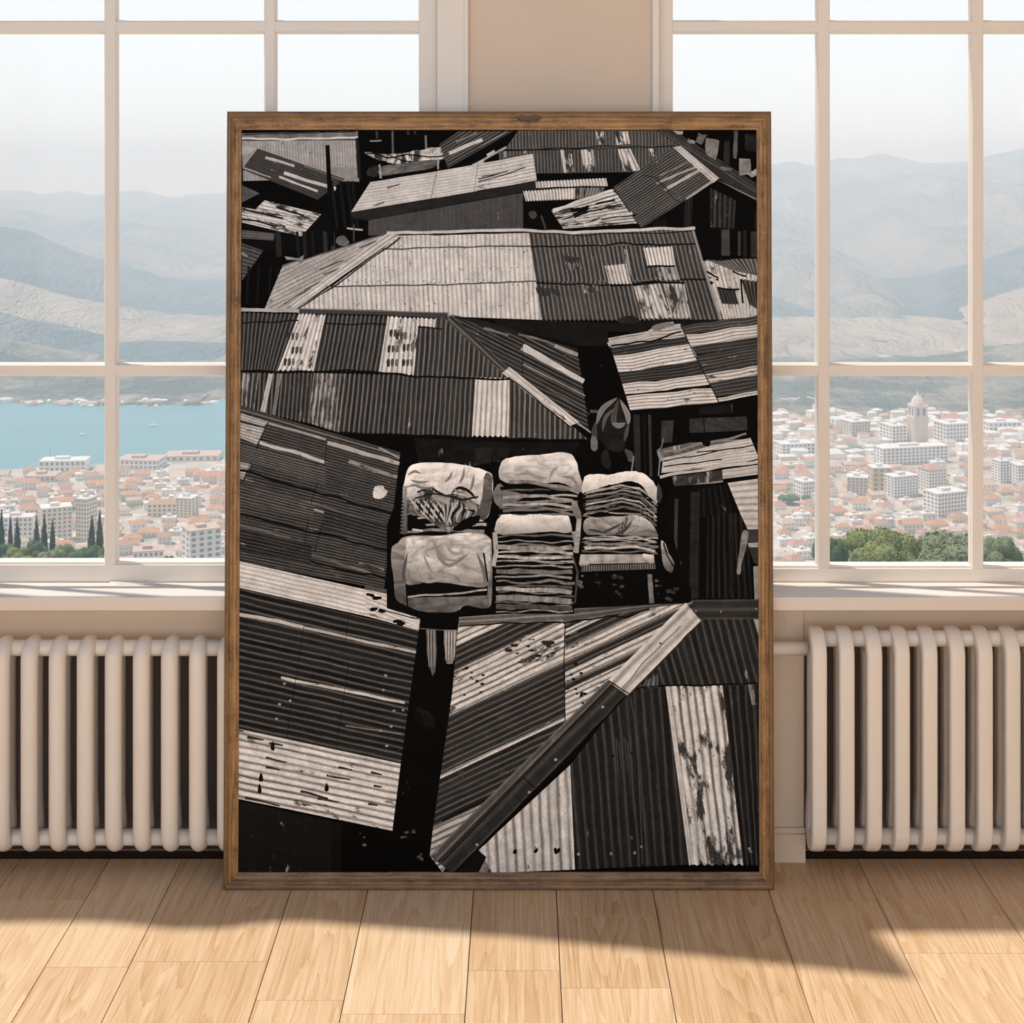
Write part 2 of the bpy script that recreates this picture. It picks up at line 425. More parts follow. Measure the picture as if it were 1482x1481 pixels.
def rail(nm, i, m):
    c0, c1 = corners_o[i], corners_o[(i + 1) % 4]
    def inset(c, w):
        sx = WS * w * (1 if c[0] == PXL else -1); sz = (WB * w if c[1] == 0 else -WTp * w)
        return c[0] + sx, c[1] + sz
    bm = bmesh.new(); la = bm.verts.layers.float_vector.new('along')
    N = 60; rows = []
    for w, d in prof:
        a, b = inset(c0, w), inset(c1, w); row = []
        for k in range(N + 1):
            t = k / N; x, z = a[0] + (b[0] - a[0]) * t, a[1] + (b[1] - a[1]) * t
            wob = .0006 * noise.noise(Vector((x * 9 + w * 3, z * 9, i))) if 0 < k < N and .03 < w < 1 else 0
            v = bm.verts.new((x, d + wob, z)); L = (c1[0] - c0[0]) + (c1[1] - c0[1])
            v[la] = (L * t + i * 7, w * WS, d); row.append(v)
        rows.append(row)
    for r0, r1 in zip(rows, rows[1:]):
        for k in range(N): bm.faces.new((r0[k], r0[k+1], r1[k+1], r1[k]))
    link_bm(nm, bm, m, pic, True)
rail('bottom_rail', 0, M_f2); rail('side_rail', 1, M_f1); rail('top_rail', 2, M_f1); rail('side_rail', 3, M_f1)
bm = bmesh.new(); bx(bm, PXL + .004, PXR - .004, .0148, .030, .004, PH - .004)
link_bm('backing_board', bm, NT('backing').set((.18, .12, .07), .8), pic)
# carved nick at the middle of the top rail
bm = bmesh.new()
cx, cz = pp(766, 172); 
pts = [(-.034, .004), (-.018, .009), (0, .004), (.016, .010), (.034, .003), (.020, -.004), (.006, -.010), (-.004, -.004), (-.020, -.007)]
hi = [bm.verts.new((cx + x, -.0012, cz + z)) for x, z in pts]; lo = [bm.verts.new((cx + x * 1.1, .006, cz + z * 1.1)) for x, z in pts]
bm.faces.new(hi)
for i in range(len(pts)): j = (i + 1) % len(pts); bm.faces.new((hi[i], hi[j], lo[j], lo[i]))
link_bm('carved_ornament', bm, NT('dark_carving').set((.075, .036, .014), .5), pic)

# ---- the print itself: ink laid down shape by shape on one flat sheet
PV, PF, PU, PA, PB = [], [], [], [], []
layer = [0]
def nl(): layer[0] += 1; return YP - layer[0] * 0.000005
seed = [0.0]
def addv(px, py, y, uv, A, B):
    x, z = pp(px, py); PV.append((x, y, z)); PU.append((uv[0], uv[1], seed[0])); PA.append(A); PB.append(B); return len(PV) - 1
def sheet(a, b, c, d, n, tone, con=.5, stain=0., fold=0., gr=.5, scal=0., steps=None, wig=0.0):
    """corrugated sheet: ridges are counted a->b and run a->d"""
    seed[0] += 3.7; y = nl(); t0 = tone / 255.
    A = (t0, con, stain, fold); B = (gr, 0, 0, 1)
    nu = max(2, int(n * 4)); nv = steps or 5
    wid = math.hypot(b[0] - a[0], b[1] - a[1]) or 1; wid = max(wid, math.hypot(c[0] - d[0], c[1] - d[1])); ln = math.hypot(d[0] - a[0], d[1] - a[1])
    sp = wid / max(n, 1e-3); idx = []
    for j in range(nv + 1):
        v = j / nv; row = []
        for i in range(nu + 1):
            u = i / nu
            x = (a[0]*(1-u) + b[0]*u) * (1-v) + (d[0]*(1-u) + c[0]*u) * v
            yy = (a[1]*(1-u) + b[1]*u) * (1-v) + (d[1]*(1-u) + c[1]*u) * v
            if scal and j in (0, nv):
                s = scal * math.cos(2*math.pi*u*n) * (1 if j == nv else -1)
                x += (d[0]-a[0]) / ln * s; yy += (d[1]-a[1]) / ln * s
            if wig: 
                w = wig * noise.noise(Vector((x * .03, yy * .03, seed[0]))); yy += w
            row.append(addv(x, yy, y, (u * n, v * ln / sp), A, B))
        idx.append(row)
    for j in range(nv):
        for i in range(nu): PF.append((idx[j][i], idx[j][i+1], idx[j+1][i+1], idx[j+1][i]))
def csheet(pts, ang, sp, tone, con=.5, stain=0., fold=0., gr=.5, skew=0.):
    """corrugated polygon cut from a big sheet; ridges run along direction ang (degrees, rows down), sp px apart"""
    seed[0] += 3.7; y = nl(); A = (tone / 255., con, stain, fold); B = (gr, 0, 0, 1)
    dx, dy = math.cos(R(ang)), math.sin(R(ang))
    PF.append(tuple(addv(x, yy, y, ((-x * dy + yy * dx) / sp, (x * dx + yy * dy) / sp), A, B) for x, yy in pts))
def poly(pts, tone, fold=0., stain=0., gr=.5, rough=0.0, sub=3, sc=8.0, grad=0.0):
    seed[0] += 3.7; y = nl(); A = (tone / 255., 0., stain, fold); B = (gr, 0, 0, 1)
    q = []
    m = len(pts)
    for i in range(m):
        p, r = pts[i], pts[(i+1) % m]; o_, s_ = pts[i-1], pts[(i+2) % m]
        for k in range(sub):
            t = k / sub
            if rough >= 0:
                x, yy = p[0] + (r[0]-p[0])*t, p[1] + (r[1]-p[1])*t
            else:      # smooth outline
                f = lambda a, b, c, d: .5*((2*b)+(-a+c)*t+(2*a-5*b+4*c-d)*t*t+(-a+3*b-3*c+d)*t**3)
                x, yy = f(o_[0], p[0], r[0], s_[0]), f(o_[1], p[1], r[1], s_[1])
            w = abs(rough)
            q.append((x + w * noise.noise(Vector((x*.25, yy*.25, seed[0]))), yy + w * noise.noise(Vector((x*.25, yy*.25, seed[0]+50)))))
    ya, yb = min(v[1] for v in q), max(v[1] for v in q)
    PF.append(tuple(addv(x, yy, y, (x / sc, yy / sc), (A[0] * (1 + grad * (.5 - (yy - ya) / (yb - ya + .01))),) + A[1:], B) for x, yy in q))
def band(pts, w, tone, fold=0., stain=0., gr=.5, w1=None, wig=0.0, con=0.0, n=1, dens=6):
    """strip of ink along a polyline"""
    seed[0] += 3.7; y = nl(); A = (tone / 255., con, stain, fold); B = (gr, 0, 0, 1)
    q = []
    for p, r in zip(pts, pts[1:]):
        m = max(1, int(math.hypot(r[0]-p[0], r[1]-p[1]) / dens))
        q += [(p[0] + (r[0]-p[0]) * k / m, p[1] + (r[1]-p[1]) * k / m) for k in range(m)]
    q.append(pts[-1])
    if wig: q = [(x, yy + wig * noise.noise(Vector((x*.035, yy*.02, seed[0])))) for x, yy in q]
    prev = None; s = 0
    for i, (x, yy) in enumerate(q):
        a, b = q[max(0, i-1)], q[min(len(q)-1, i+1)]
        dx, dy = b[0]-a[0], b[1]-a[1]; L = math.hypot(dx, dy) or 1
        ww = (w + ((w1 if w1 is not None else w) - w) * i / (len(q)-1)) / 2
        ww *= 1 + (.25 * noise.noise(Vector((x*.09, yy*.09, seed[0]))) if wig else 0)
        if i: s += math.hypot(x - q[i-1][0], yy - q[i-1][1])
        cur = (addv(x - dy/L*ww, yy + dx/L*ww, y, (0, s/5), A, B), addv(x + dy/L*ww, yy - dx/L*ww, y, (n, s/5), A, B))
        if prev: PF.append((prev[0], prev[1], cur[1], cur[0]))
        prev = cur
def crease(pts, w, tone):
    """soft tapering fold line"""
    q = []
    P_ = [pts[0]] + list(pts) + [pts[-1]]
    for i in range(len(pts) - 1):
        a, b, c, d = P_[i:i+4]
        for k in range(6):
            t = k / 6; f = lambda a, b, c, d: .5*((2*b)+(-a+c)*t+(2*a-5*b+4*c-d)*t*t+(-a+3*b-3*c+d)*t**3)
            q.append((f(a[0], b[0], c[0], d[0]), f(a[1], b[1], c[1], d[1])))
    q.append(pts[-1]); n = len(q)
    for k, (f, g) in enumerate(((1.0, .0), (.5, -12))):
        seed[0] += 3.7; y = nl(); A = ((tone + g) / 255., 0, 0, 0); prev = None
        for i, (x, yy) in enumerate(q):
            a, b = q[max(0, i-1)], q[min(n-1, i+1)]; dx, dy = b[0]-a[0], b[1]-a[1]; L = math.hypot(dx, dy) or 1
            ww = w * f * math.sin(math.pi * i / (n - 1)) / 2 + .05
            cur = (addv(x - dy/L*ww, yy + dx/L*ww, y, (0, i), A, (.2, 0, 0, 1)), addv(x + dy/L*ww, yy - dx/L*ww, y, (1, i), A, (.2, 0, 0, 1)))
            if prev: PF.append((prev[0], prev[1], cur[1], cur[0]))
            prev = cur
def blobs(x0, y0, x1, y1, n, tone, r=2.0, asp=1.5):
    for _ in range(n):
        cx, cy = random.uniform(x0, x1), random.uniform(y0, y1); q = r * random.uniform(.4, 1.2)
        poly([(cx + q*asp*math.cos(t), cy + q*math.sin(t)) for t in (0, 1.05, 2.1, 3.15, 4.2, 5.25)], tone * random.uniform(.7, 1.1), rough=1.0, sub=2, gr=.3)

poly([(330, 180), (1115, 180), (1115, 1280), (330, 1280)], 6, gr=.2, sub=1)
# -- top left
sheet((350, 193), (518, 190), (518, 202), (350, 203), 6, 110, .1, .3, .3)
band([(350, 201), (420, 201), (518, 199)], 3, 190, wig=2); band([(352, 194), (515, 191)], 1.5, 30, wig=2)
sheet((350, 204), (516, 203), (518, 258), (352, 262), 42, 150, .22, .12, .15)
poly([(480, 242), (519, 242), (520, 263), (470, 262)], 135, .2, .1)
band([(517, 200), (520, 258)], 5, 30, wig=2)
sheet((373, 215), (350, 245), (460, 289), (499, 259), 13, 62, .35, .12, gr=.7)
poly([(350, 211), (371, 214), (360, 222), (350, 223)], 165, .1)
for a, b, w, t in (((384, 228), (426, 240), 4, 165), ((411, 251), (486, 274), 5, 185), ((404, 256), (460, 277), 3, 180), ((352, 243), (392, 257), 2, 150), ((440, 240), (497, 262), 2, 100)): band([a, b], w, t, wig=1)
for x in (480, 492, 503, 510): band([(x, 262), (x + 8, 330)], 4, 26, gr=.8)
poly([(350, 268), (376, 280), (350, 293)], 85, .3)
poly([(352, 300), (350, 296), (480, 306), (490, 370), (350, 360)], 14, .2)
sheet((383, 290), (350, 322), (436, 342), (465, 310), 8, 190, .35, .62, .1)
sheet((350, 300), (350, 322), (410, 335), (420, 312), 5, 185, .3, .6)
for a, b in (((352, 304), (410, 316)), ((350, 316), (400, 328)), ((400, 300), (440, 312))): band([a, b], 2.5, 25, wig=2)
sheet((350, 333), (350, 345), (396, 348), (397, 338), 3, 85, .3)
for x, w, t in ((402, 8, 40), (430, 4, 30), (440, 5, 34), (452, 3, 26), (470, 6, 45), (481, 6, 55)): band([(x, 335), (x + 2, 372)], w, t, gr=.8)
poly([(471, 210), (477, 210), (484, 356), (477, 356)], 10, .1)
poly([(487, 345), (497, 341), (505, 350), (500, 356), (489, 354)], 110, .5, rough=-1); band([(502, 330), (525, 333)], 2.5, 170, wig=2); band([(512, 325), (512, 350)], 2, 70)
sheet((350, 352), (350, 405), (352, 404), (381, 363), 9, 72, .35, .1); band([(350, 366), (358, 371)], 3, 140)
for x in (360, 375, 392, 402): band([(x, 385), (x - 3, 440)], 3, 24, gr=.8)
# -- top middle clutter
for x, y0, y1, t in ((568, 190, 232, 85), (616, 196, 220, 110), (545, 190, 200, 60), (590, 190, 195, 60), (600, 190, 194, 60)): band([(x, y0), (x + 1, y1)], 3, t)
poly([(528, 219), (560, 224), (600, 219), (632, 213), (649, 214), (651, 229), (620, 232), (580, 237), (556, 234), (540, 229)], 190, .6, .6, rough=-2)
band([(530, 222), (560, 232), (590, 226), (620, 228), (648, 223)], 2, 15, wig=6); band([(545, 220), (570, 229), (600, 233)], 2, 20, wig=6)
band([(535, 204), (552, 202)], 2, 130, wig=3)
poly([(552, 241), (590, 236), (636, 231), (626, 243), (590, 249), (552, 254)], 110, .9, .1, rough=-1); band([(549, 238), (551, 258)], 3, 150); band([(634, 230), (634, 245)], 2.5, 150)
poly([(532, 245), (548, 240), (545, 255), (532, 254)], 45, .6, rough=-1)
sheet((664, 190), (742, 190), (648, 243), (636, 209), 9, 72, .6, .22, gr=.8)
for a, b, w, t in (((650, 222), (698, 202), 5, 190), ((690, 237), (733, 213), 3, 150), ((660, 206), (690, 192), 2, 120), ((684, 240), (700, 232), 4, 170), ((705, 226), (716, 219), 4, 180)): band([a, b], w, t, wig=1)
# -- top dark roof
csheet([(750, 189), (950, 189), (988, 213), (730, 217)], 88, 4.8, 80, .40, .05)
csheet([(722, 219), (988, 213), (918, 249), (722, 252)], 88, 4.9, 76, .42, .06)
for q, st in ((((811, 217), (816, 217), (820, 250), (816, 250)), 0), (((816, 217), (827, 217), (830, 248), (820, 250)), .9), (((841, 217), (858, 216), (861, 248), (845, 249)), .9),
          (((894, 216), (912, 215), (927, 247), (903, 248)), .5), (((862, 190), (874, 190), (874, 208), (866, 210)), 1.0), (((890, 190), (908, 190), (912, 208), (893, 210)), .8), (((938, 215), (950, 215), (948, 226), (942, 226)), .8)):
    sheet(*q, 3, 185, .45, st)
band([(732, 217), (800, 215), (870, 213), (985, 212)], 1.5, 22, wig=2); band([(731, 219), (731, 228)], 2, 160); band([(760, 218), (760, 222)], 2, 160)
poly([(948, 188), (975, 188), (1102, 270), (1102, 296), (1040, 258), (985, 212)], 50, .25, gr=.8)
for o_ in (0, 5, 11): band([(955 + o_ * 1.5, 190), (1040 + o_, 243 - o_ * .3), (1100, 282 - o_)], 1.6, 85 - o_ * 3, wig=1)
band([(1040, 262), (1100, 291)], 2, 120); 
for q, t in (([(1022, 200), (1040, 203), (1036, 232), (1021, 222)], 125), ([(1070, 229), (1085, 231), (1088, 252), (1070, 254)], 140), ([(1082, 252), (1100, 240), (1100, 250), (1088, 257)], 165),
             ([(1010, 192), (1022, 196), (1016, 210), (1008, 205)], 90), ([(1062, 190), (1068, 190), (1066, 230), (1061, 230)], 90), ([(1048, 205), (1056, 204), (1056, 240), (1047, 238)], 40), ([(1078, 195), (1100, 195), (1100, 220), (1078, 218)], 38), ([(975, 189), (990, 189), (988, 195), (978, 194)], 150), ([(995, 200), (1006, 204), (1004, 209), (996, 206)], 140), ([(1043, 242), (1060, 243), (1060, 247), (1044, 246)], 110)):
    poly(q, t, .6, .3, rough=2)
# -- light shed roof, centre top
sheet((536, 264), (508, 307), (632, 286), (632, 248), 9, 188, .16, .10, .1, wig=1)
sheet((632, 248), (632, 286), (690, 276), (692, 238), 9, 192, .16, .05, .1, wig=1)
sheet((692, 237), (690, 276), (777, 261), (771, 223), 8, 188, .25, .22, .1, wig=1)
for a, b in (((560, 272), (578, 266)), ((540, 298), (556, 293)), ((692, 260), (722, 252)), ((697, 256), (735, 248)), ((692, 264), (760, 243))): band([a, b], 1.6, 40, wig=2)
band([(632, 248), (624, 287)], 1, 110); band([(692, 237), (686, 277)], 1, 110)
poly([(507, 307), (690, 277), (777, 261), (777, 274), (690, 290), (530, 319), (512, 316)], 38, .4)
poly([(533, 319), (690, 291), (757, 279), (757, 333), (533, 341)], 70, .15, .05, gr=.9)
# small roof right of it
sheet((775, 263), (877, 258), (880, 270), (776, 273), 22, 180, .4, .2, scal=.8)
sheet((757, 277), (832, 272), (832, 288), (761, 291), 17, 185, .4, .2, scal=1)
sheet((832, 272), (876, 270), (868, 284), (832, 288), 9, 120, .5, .6, scal=1)
band([(776, 274), (832, 271), (880, 271)], 2, 18, wig=2)
poly([(765, 308), (773, 305), (777, 312), (770, 317)], 70, .3, rough=-1); band([(783, 312), (790, 332)], 3, 60)
# -- tilted dark roof right
sheet((975, 213), (1040, 259), (928, 330), (888, 271), 20, 76, .6, .12, gr=.9)
for a, b, w, t in (((1008, 241), (950, 266), 3, 150), ((1012, 247), (962, 275), 4, 165), ((1032, 262), (993, 288), 3, 160), ((1000, 232), (955, 255), 2, 120), ((1037, 266), (1010, 283), 1.5, 150), ((950, 262), (975, 280), 1.2, 45)): band([a, b], w, t, wig=1)
band([(932, 254), (950, 257), (975, 288), (986, 293)], 1.2, 30)
sheet((974, 213), (985, 211), (1041, 258), (1032, 265), 2, 185, .2, .15, .2)
sheet((798, 305), (815, 331), (922, 323), (888, 274), 10, 175, .6, .65, gr=.9)
for a, b, w, t in (((800, 304), (886, 275), 4, 195), ((826, 303), (852, 300), 6, 14), ((830, 312), (850, 306), 7, 12), ((845, 325), (915, 308), 4, 190), ((862, 296), (890, 290), 3, 20), ((815, 316), (900, 296), 2, 30), ((870, 318), (922, 311), 2, 25)): band([a, b], w, t, wig=3)
poly([(930, 330), (1041, 262), (1102, 295), (1102, 372), (1005, 372)], 9, .2)
sheet((1028, 272), (1065, 290), (1062, 331), (1028, 329), 5, 46, .5, .15, gr=.9)
sheet((992, 290), (1002, 284), (1000, 330), (990, 330), 2, 38, .4)
for x, y0, y1, w, t in ((1050, 332, 370, 12, 70), (1070, 335, 370, 4, 60), (1078, 333, 372, 5, 36), (1092, 335, 372, 11, 52), (1095, 305, 332, 6, 36), (955, 318, 331, 20, 26)): band([(x, y0), (x, y1)], w, t, fold=.4, gr=.9)
# -- big middle roof

csheet([(409, 385), (383, 447), (428, 447), (578, 342), (560, 338)], -27, 5.5, 158, .25, .16, .1, gr=.9)

for a, b in (((462, 391), (497, 377)), ((468, 397), (500, 384)), ((500, 382), (520, 370)), ((440, 420), (465, 408)), ((410, 440), (450, 417)), ((520, 358), (545, 348))): band([a, b], 1.6, 45, wig=2)
band([(409, 385), (440, 375), (480, 363), (560, 338)], 2, 90, wig=2)
poly([(412, 371), (432, 374), (440, 369), (438, 377), (415, 376)], 140, .4)
csheet([(577, 341), (765, 336), (768, 357), (553, 361)], 88, 6.6, 186, .26, .04)
csheet([(553, 361), (768, 357), (776, 408), (480, 415)], 87.5, 6.7, 190, .26, .05)
csheet([(480, 414), (776, 408), (784, 463), (424, 450)], 87, 6.9, 188, .28, .04)
for p in (((553, 361), (620, 359), (700, 357), (768, 356)), ((468, 415), (560, 413), (680, 411), (776, 407))): band(list(p), 2.0, 70, wig=1.5)
for _ in range(90):
    x = random.uniform(500, 770); y = random.choice((357, 409, 405, 362, 388, 440)) + random.uniform(-3, 3)
    if x > 577 - (y - 341) * 1.4: poly([(x, y), (x + 1.6, y + .3), (x + 1.2, y + 2), (x, y + 1.6)], 55, sub=1)
sheet((578, 341), (560, 338), (420, 440), (424, 449), 2, 185, .35, .12)
band([(580, 343), (505, 400), (426, 450)], 2.2, 30, wig=2)
sheet((765, 336), (1003, 332), (1010, 353), (768, 357), 36, 84, .5, .06, scal=1.)
sheet((768, 357), (1010, 353), (1023, 405), (776, 408), 37, 82, .52, .09, scal=1.2)
sheet((776, 408), (1023, 405), (1041, 463), (784, 463), 38, 80, .52, .12, scal=1.4)
for p in (((768, 357), (850, 356), (905, 353), (960, 354), (1010, 353)), ((776, 410), (860, 412), (915, 413), (960, 404), (1023, 405))): band(list(p), 2.4, 22, wig=3)
for q, n_, t, st in ((((931, 359), (973, 357), (977, 384), (937, 384)), 8, 195, .05), (((875, 385), (907, 382), (914, 411), (882, 411)), 6, 180, .35), (((917, 414), (955, 411), (972, 460), (930, 461)), 6, 175, .6),
                    (((960, 410), (990, 410), (1000, 460), (972, 461)), 5, 160, .75), (((945, 386), (978, 386), (984, 405), (950, 406)), 5, 150, .8), (((775, 416), (808, 414), (812, 428), (778, 428)), 5, 150, .95), (((816, 370), (838, 372), (842, 390), (820, 390)), 4, 130, 1.1), (((903, 361), (907, 361), (913, 398), (909, 400)), 1, 140, .5), (((843, 412), (866, 414), (866, 424), (846, 424)), 3, 150, .9)):
    sheet(*q, n_, t, .5, st, scal=.8)
for p in (((936, 386), (977, 385)), ((882, 412), (914, 412)), ((917, 413), (955, 409), (990, 411))): band(list(p), 2.5, 15, wig=3)
band([(560, 337), (620, 336), (765, 333), (830, 337), (880, 334), (1006, 331)], 4.2, 185, wig=2); band([(577, 341), (765, 337), (850, 340), (1000, 335)], 1.6, 28, wig=2)
sheet((1016, 378), (1100, 372), (1102, 462), (1044, 462), 13, 182, .3, .38, gr=.9)
for q, t, n_ in ((((1022, 376), (1100, 373), (1100, 400), (1062, 392)), 95, 11), (((1038, 417), (1063, 418), (1069, 441), (1045, 440)), 55, 5), (((1072, 404), (1102, 408), (1102, 452), (1084, 440)), 62, 5)): sheet(*q, n_, t, .5, .15, scal=1)
for a, b in (((1022, 392), (1040, 402)), ((1060, 392), (1080, 400)), ((1072, 404), (1075, 440)), ((1038, 416), (1070, 418)), ((1020, 376), (1100, 373))): band([a, b], 2.5, 15, wig=4)
blobs(1024, 395, 1040, 410, 6, 25, 2.5)
band([(1003, 334), (1018, 385), (1043, 463)], 3.5, 135)
poly([(715, 463), (790, 464), (900, 468), (960, 462), (1043, 463), (1000, 490), (900, 480), (720, 476)], 26, .3, gr=.8)
poly([(895, 462), (905, 457), (920, 459), (925, 466), (898, 468)], 40, .6, rough=-2); 
poly([(740, 476), (880, 478), (878, 505), (836, 500)], 24, .3)
# -- middle left dark roof
y1 = 455
def dk(q, n_, t=66, st=.05, con=.62): sheet(*q, n_, t, con, st, scal=1.0)
dk(((348, 453), (433, 455), (404, 537), (346, 537)), 13); dk(((470, 456), (562, 458), (549, 538), (454, 537)), 14, 70)
csheet([(604, 460), (645, 460), (742, 549), (599, 546)], 94, 7.2, 74, .62, .04)
sheet((433, 454), (471, 456), (454, 537), (402, 536), 7, 192, .35, .42, scal=1.5)
sheet((561, 458), (606, 461), (599, 543), (548, 539), 7, 192, .35, .42, scal=1.5)
sheet((604, 460), (631, 462), (629, 474), (605, 471), 4, 190, .35, .1, scal=1)
for cx, cy in ((418, 487), (424, 507), (413, 524), (566, 482), (563, 505), (562, 525), (575, 486), (585, 503), (584, 525)):
    for j in range(3): poly([(cx + j*6 - 2, cy - 4), (cx + j*6 + 2, cy - 5), (cx + j*6 + 1.5, cy + 4), (cx + j*6 - 2, cy + 5)], 50 + j * 22, rough=-1)
band([(350, 468), (432, 463)], 2, 25, wig=3); band([(470, 470), (560, 470)], 2, 25, wig=3); band([(605, 474), (640, 476)], 2, 25, wig=2)
dk(((346, 540), (452, 540), (446, 612), (343, 590)), 17, 66, .2); dk(((500, 541), (689, 546), (684, 632), (490, 626)), 27, 70, .03)
sheet((454, 540), (500, 541), (490, 626), (446, 612), 7, 88, .6, .75); sheet((346, 540), (375, 540), (368, 592), (344, 585), 4, 80, .6, .7)
sheet((389, 541), (395, 541), (384, 597), (377, 595), 1, 175, .2, .1)
sheet((402, 541), (408, 541), (398, 601), (394, 600), 1, 120, .4, .5)
sheet((688, 547), (738, 548), (736, 632), (683, 631), 7, 190, .35, .05, scal=1.5)
csheet([(737, 545), (748, 545), (852, 637), (737, 635)], 91, 7.4, 78, .62, .04)
for p, w in ((((346, 538), (400, 538), (454, 538), (500, 536), (560, 540), (600, 545), (690, 546), (742, 549)), 3), (((490, 627), (600, 630), (684, 633), (736, 634), (850, 637)), 2)): band(list(p), w, 18, wig=3)
band([(348, 448), (433, 450)], 5, 165, wig=1, stain=.2); band([(433, 450), (540, 452), (648, 457)], 7, 62); band([(433, 447), (648, 453)], 1.4, 105)
csheet([(649, 456), (728, 541), (853, 627), (836, 508), (760, 485)], 27, 5.6, 60, .6, .12, gr=.9)
poly([(649, 455), (700, 464), (836, 505), (836, 512), (780, 494), (690, 469)], 34, .3)
band([(750, 484), (790, 494), (836, 512)], 3, 100, wig=2, stain=.5); band([(803, 500), (836, 515)], 5, 150, wig=2, stain=.3)
for a, b, w, w1, t in (((756, 502), (845, 552), 10, 7, 185), ((757, 527), (847, 573), 2, 1.5, 140), ((700, 475), (736, 485), 3, 2, 120), ((790, 560), (853, 600), 1.5, 1, 90), ((756, 540), (850, 592), 1, 1, 80)): band([a, b], w, t, w1=w1, wig=1)
for p in (((756, 497), (757, 545)), ): band(list(p), 1, 25)
sheet((640, 458), (655, 458), (740, 536), (728, 541), 2, 66, .5, .1)
band([(648, 461), (733, 539)], 2, 100)
sheet((737, 531), (727, 540), (824, 617), (838, 611), 2, 188, .3, .2); band([(735, 545), (826, 619)], 2, 20, wig=2)
band([(836, 612), (855, 626)], 2, 150)
poly([(598, 633), (740, 637), (850, 640), (870, 700), (850, 760), (720, 760), (600, 690)], 8)
poly([(600, 634), (738, 640), (735, 680), (600, 676)], 26, .9, .2); poly([(686, 648), (712, 648), (710, 672), (688, 670)], 36, .6); poly([(738, 640), (840, 640), (830, 662), (740, 664)], 22, .8, .2)
poly([(836, 501), (880, 501), (893, 560), (896, 596), (856, 596)], 3)
blobs(870, 529, 872, 531, 1, 130, 1.5); band([(854, 595), (880, 597)], 4, 75)
# -- right middle roof
L0, L1, M0, M1, R0, R1 = (880, 490), (912, 595), (985, 472), (1040, 581), (1102, 455), (1104, 570)
def lerp(a, b, t): return (a[0] + (b[0]-a[0])*t, a[1] + (b[1]-a[1])*t)
for a, b, t, st in ((0, .13, 170, .2), (.13, .24, 55, .2), (.24, .47, 188, .1), (.47, .64, 60, .12), (.64, .78, 188, .1), (.78, .81, 20, 0), (.81, 1, 188, .18)):
    sheet(lerp(L0, L1, a), lerp(L0, L1, b), lerp(M0, M1, b), lerp(M0, M1, a), max(1, (b - a) * 24), t, .42, st, wig=3)
for a, b, t, st in ((0, .12, 72, .2), (.12, .28, 182, .05), (.28, .40, 62, .15), (.40, .64, 66, .15), (.64, .76, 175, .35), (.76, .95, 66, .1), (.95, 1, 180, .1)):
    sheet(lerp(M0, M1, a), lerp(M0, M1, b), lerp(R0, R1, b), lerp(R0, R1, a), max(1, (b - a) * 24), t, .42, st, wig=3)
band([(880, 497), (930, 488), (955, 474), (985, 470)], 7, 165, wig=5); band([(945, 478), (965, 471), (975, 469)], 9, 110, wig=4, stain=.7); band([(884, 500), (940, 492), (986, 480)], 2.5, 18, wig=4)
band([lerp(M0, M1, 0), lerp(M0, M1, .5), lerp(M0, M1, 1)], 1.5, 25, wig=4)
for x, y in ((966, 497), (939, 523), (922, 563), (922, 569), (965, 578), (1003, 568), (900, 505), (902, 512), (911, 535)): poly([(x, y), (x + 3, y), (x + 2, y + 2)], 30, sub=1)
poly([(911, 597), (1040, 583), (1104, 572), (1104, 700), (950, 700), (912, 640)], 9, .3)
for q, t in (([(998, 606), (1080, 603), (1082, 622), (998, 627)], 52), ([(957, 609), (975, 609), (973, 640), (957, 640)], 58), ([(1010, 590), (1060, 585), (1060, 598), (1012, 600)], 26)): poly(q, t, .7, .25, rough=1)
for x, y0, y1_, w, t in ((921, 600, 690, 9, 44), (940, 600, 690, 4, 55), (932, 600, 690, 3, 24), (1018, 606, 626, 1.5, 12)): band([(x, y0), (x + 2, y1_)], w, t, fold=.4, gr=.8)
# hanging cloth
poly([(893, 574), (903, 585), (911, 606), (910, 624), (903, 650), (893, 654), (880, 650), (868, 636), (862, 618), (866, 600), (880, 588)], 34, .8, rough=-2)
for a, b, c_, w, t in (((893, 576), (872, 592), (863, 615), 3, 120), ((895, 578), (888, 605), (892, 620), 3, 80), ((897, 578), (908, 600), (909, 616), 3, 130), ((890, 590), (876, 605), (872, 625), 2, 90), ((905, 612), (896, 616), (885, 612), 3, 120), ((903, 640), (907, 625), (910, 612), 2, 80), ((862, 610), (860, 630), (864, 645), 3, 70)): crease([a, b, c_], w * 2.6, t)
poly([(856, 632), (863, 634), (865, 648), (860, 653), (855, 648)], 110, .4, rough=-1); poly([(870, 660), (878, 650), (884, 668), (882, 680), (872, 672)], 40, .7, rough=-2)
poly([(905, 650), (915, 655), (916, 668), (908, 664)], 80, .7, rough=-2); band([(917, 660), (914, 682)], 2, 120)
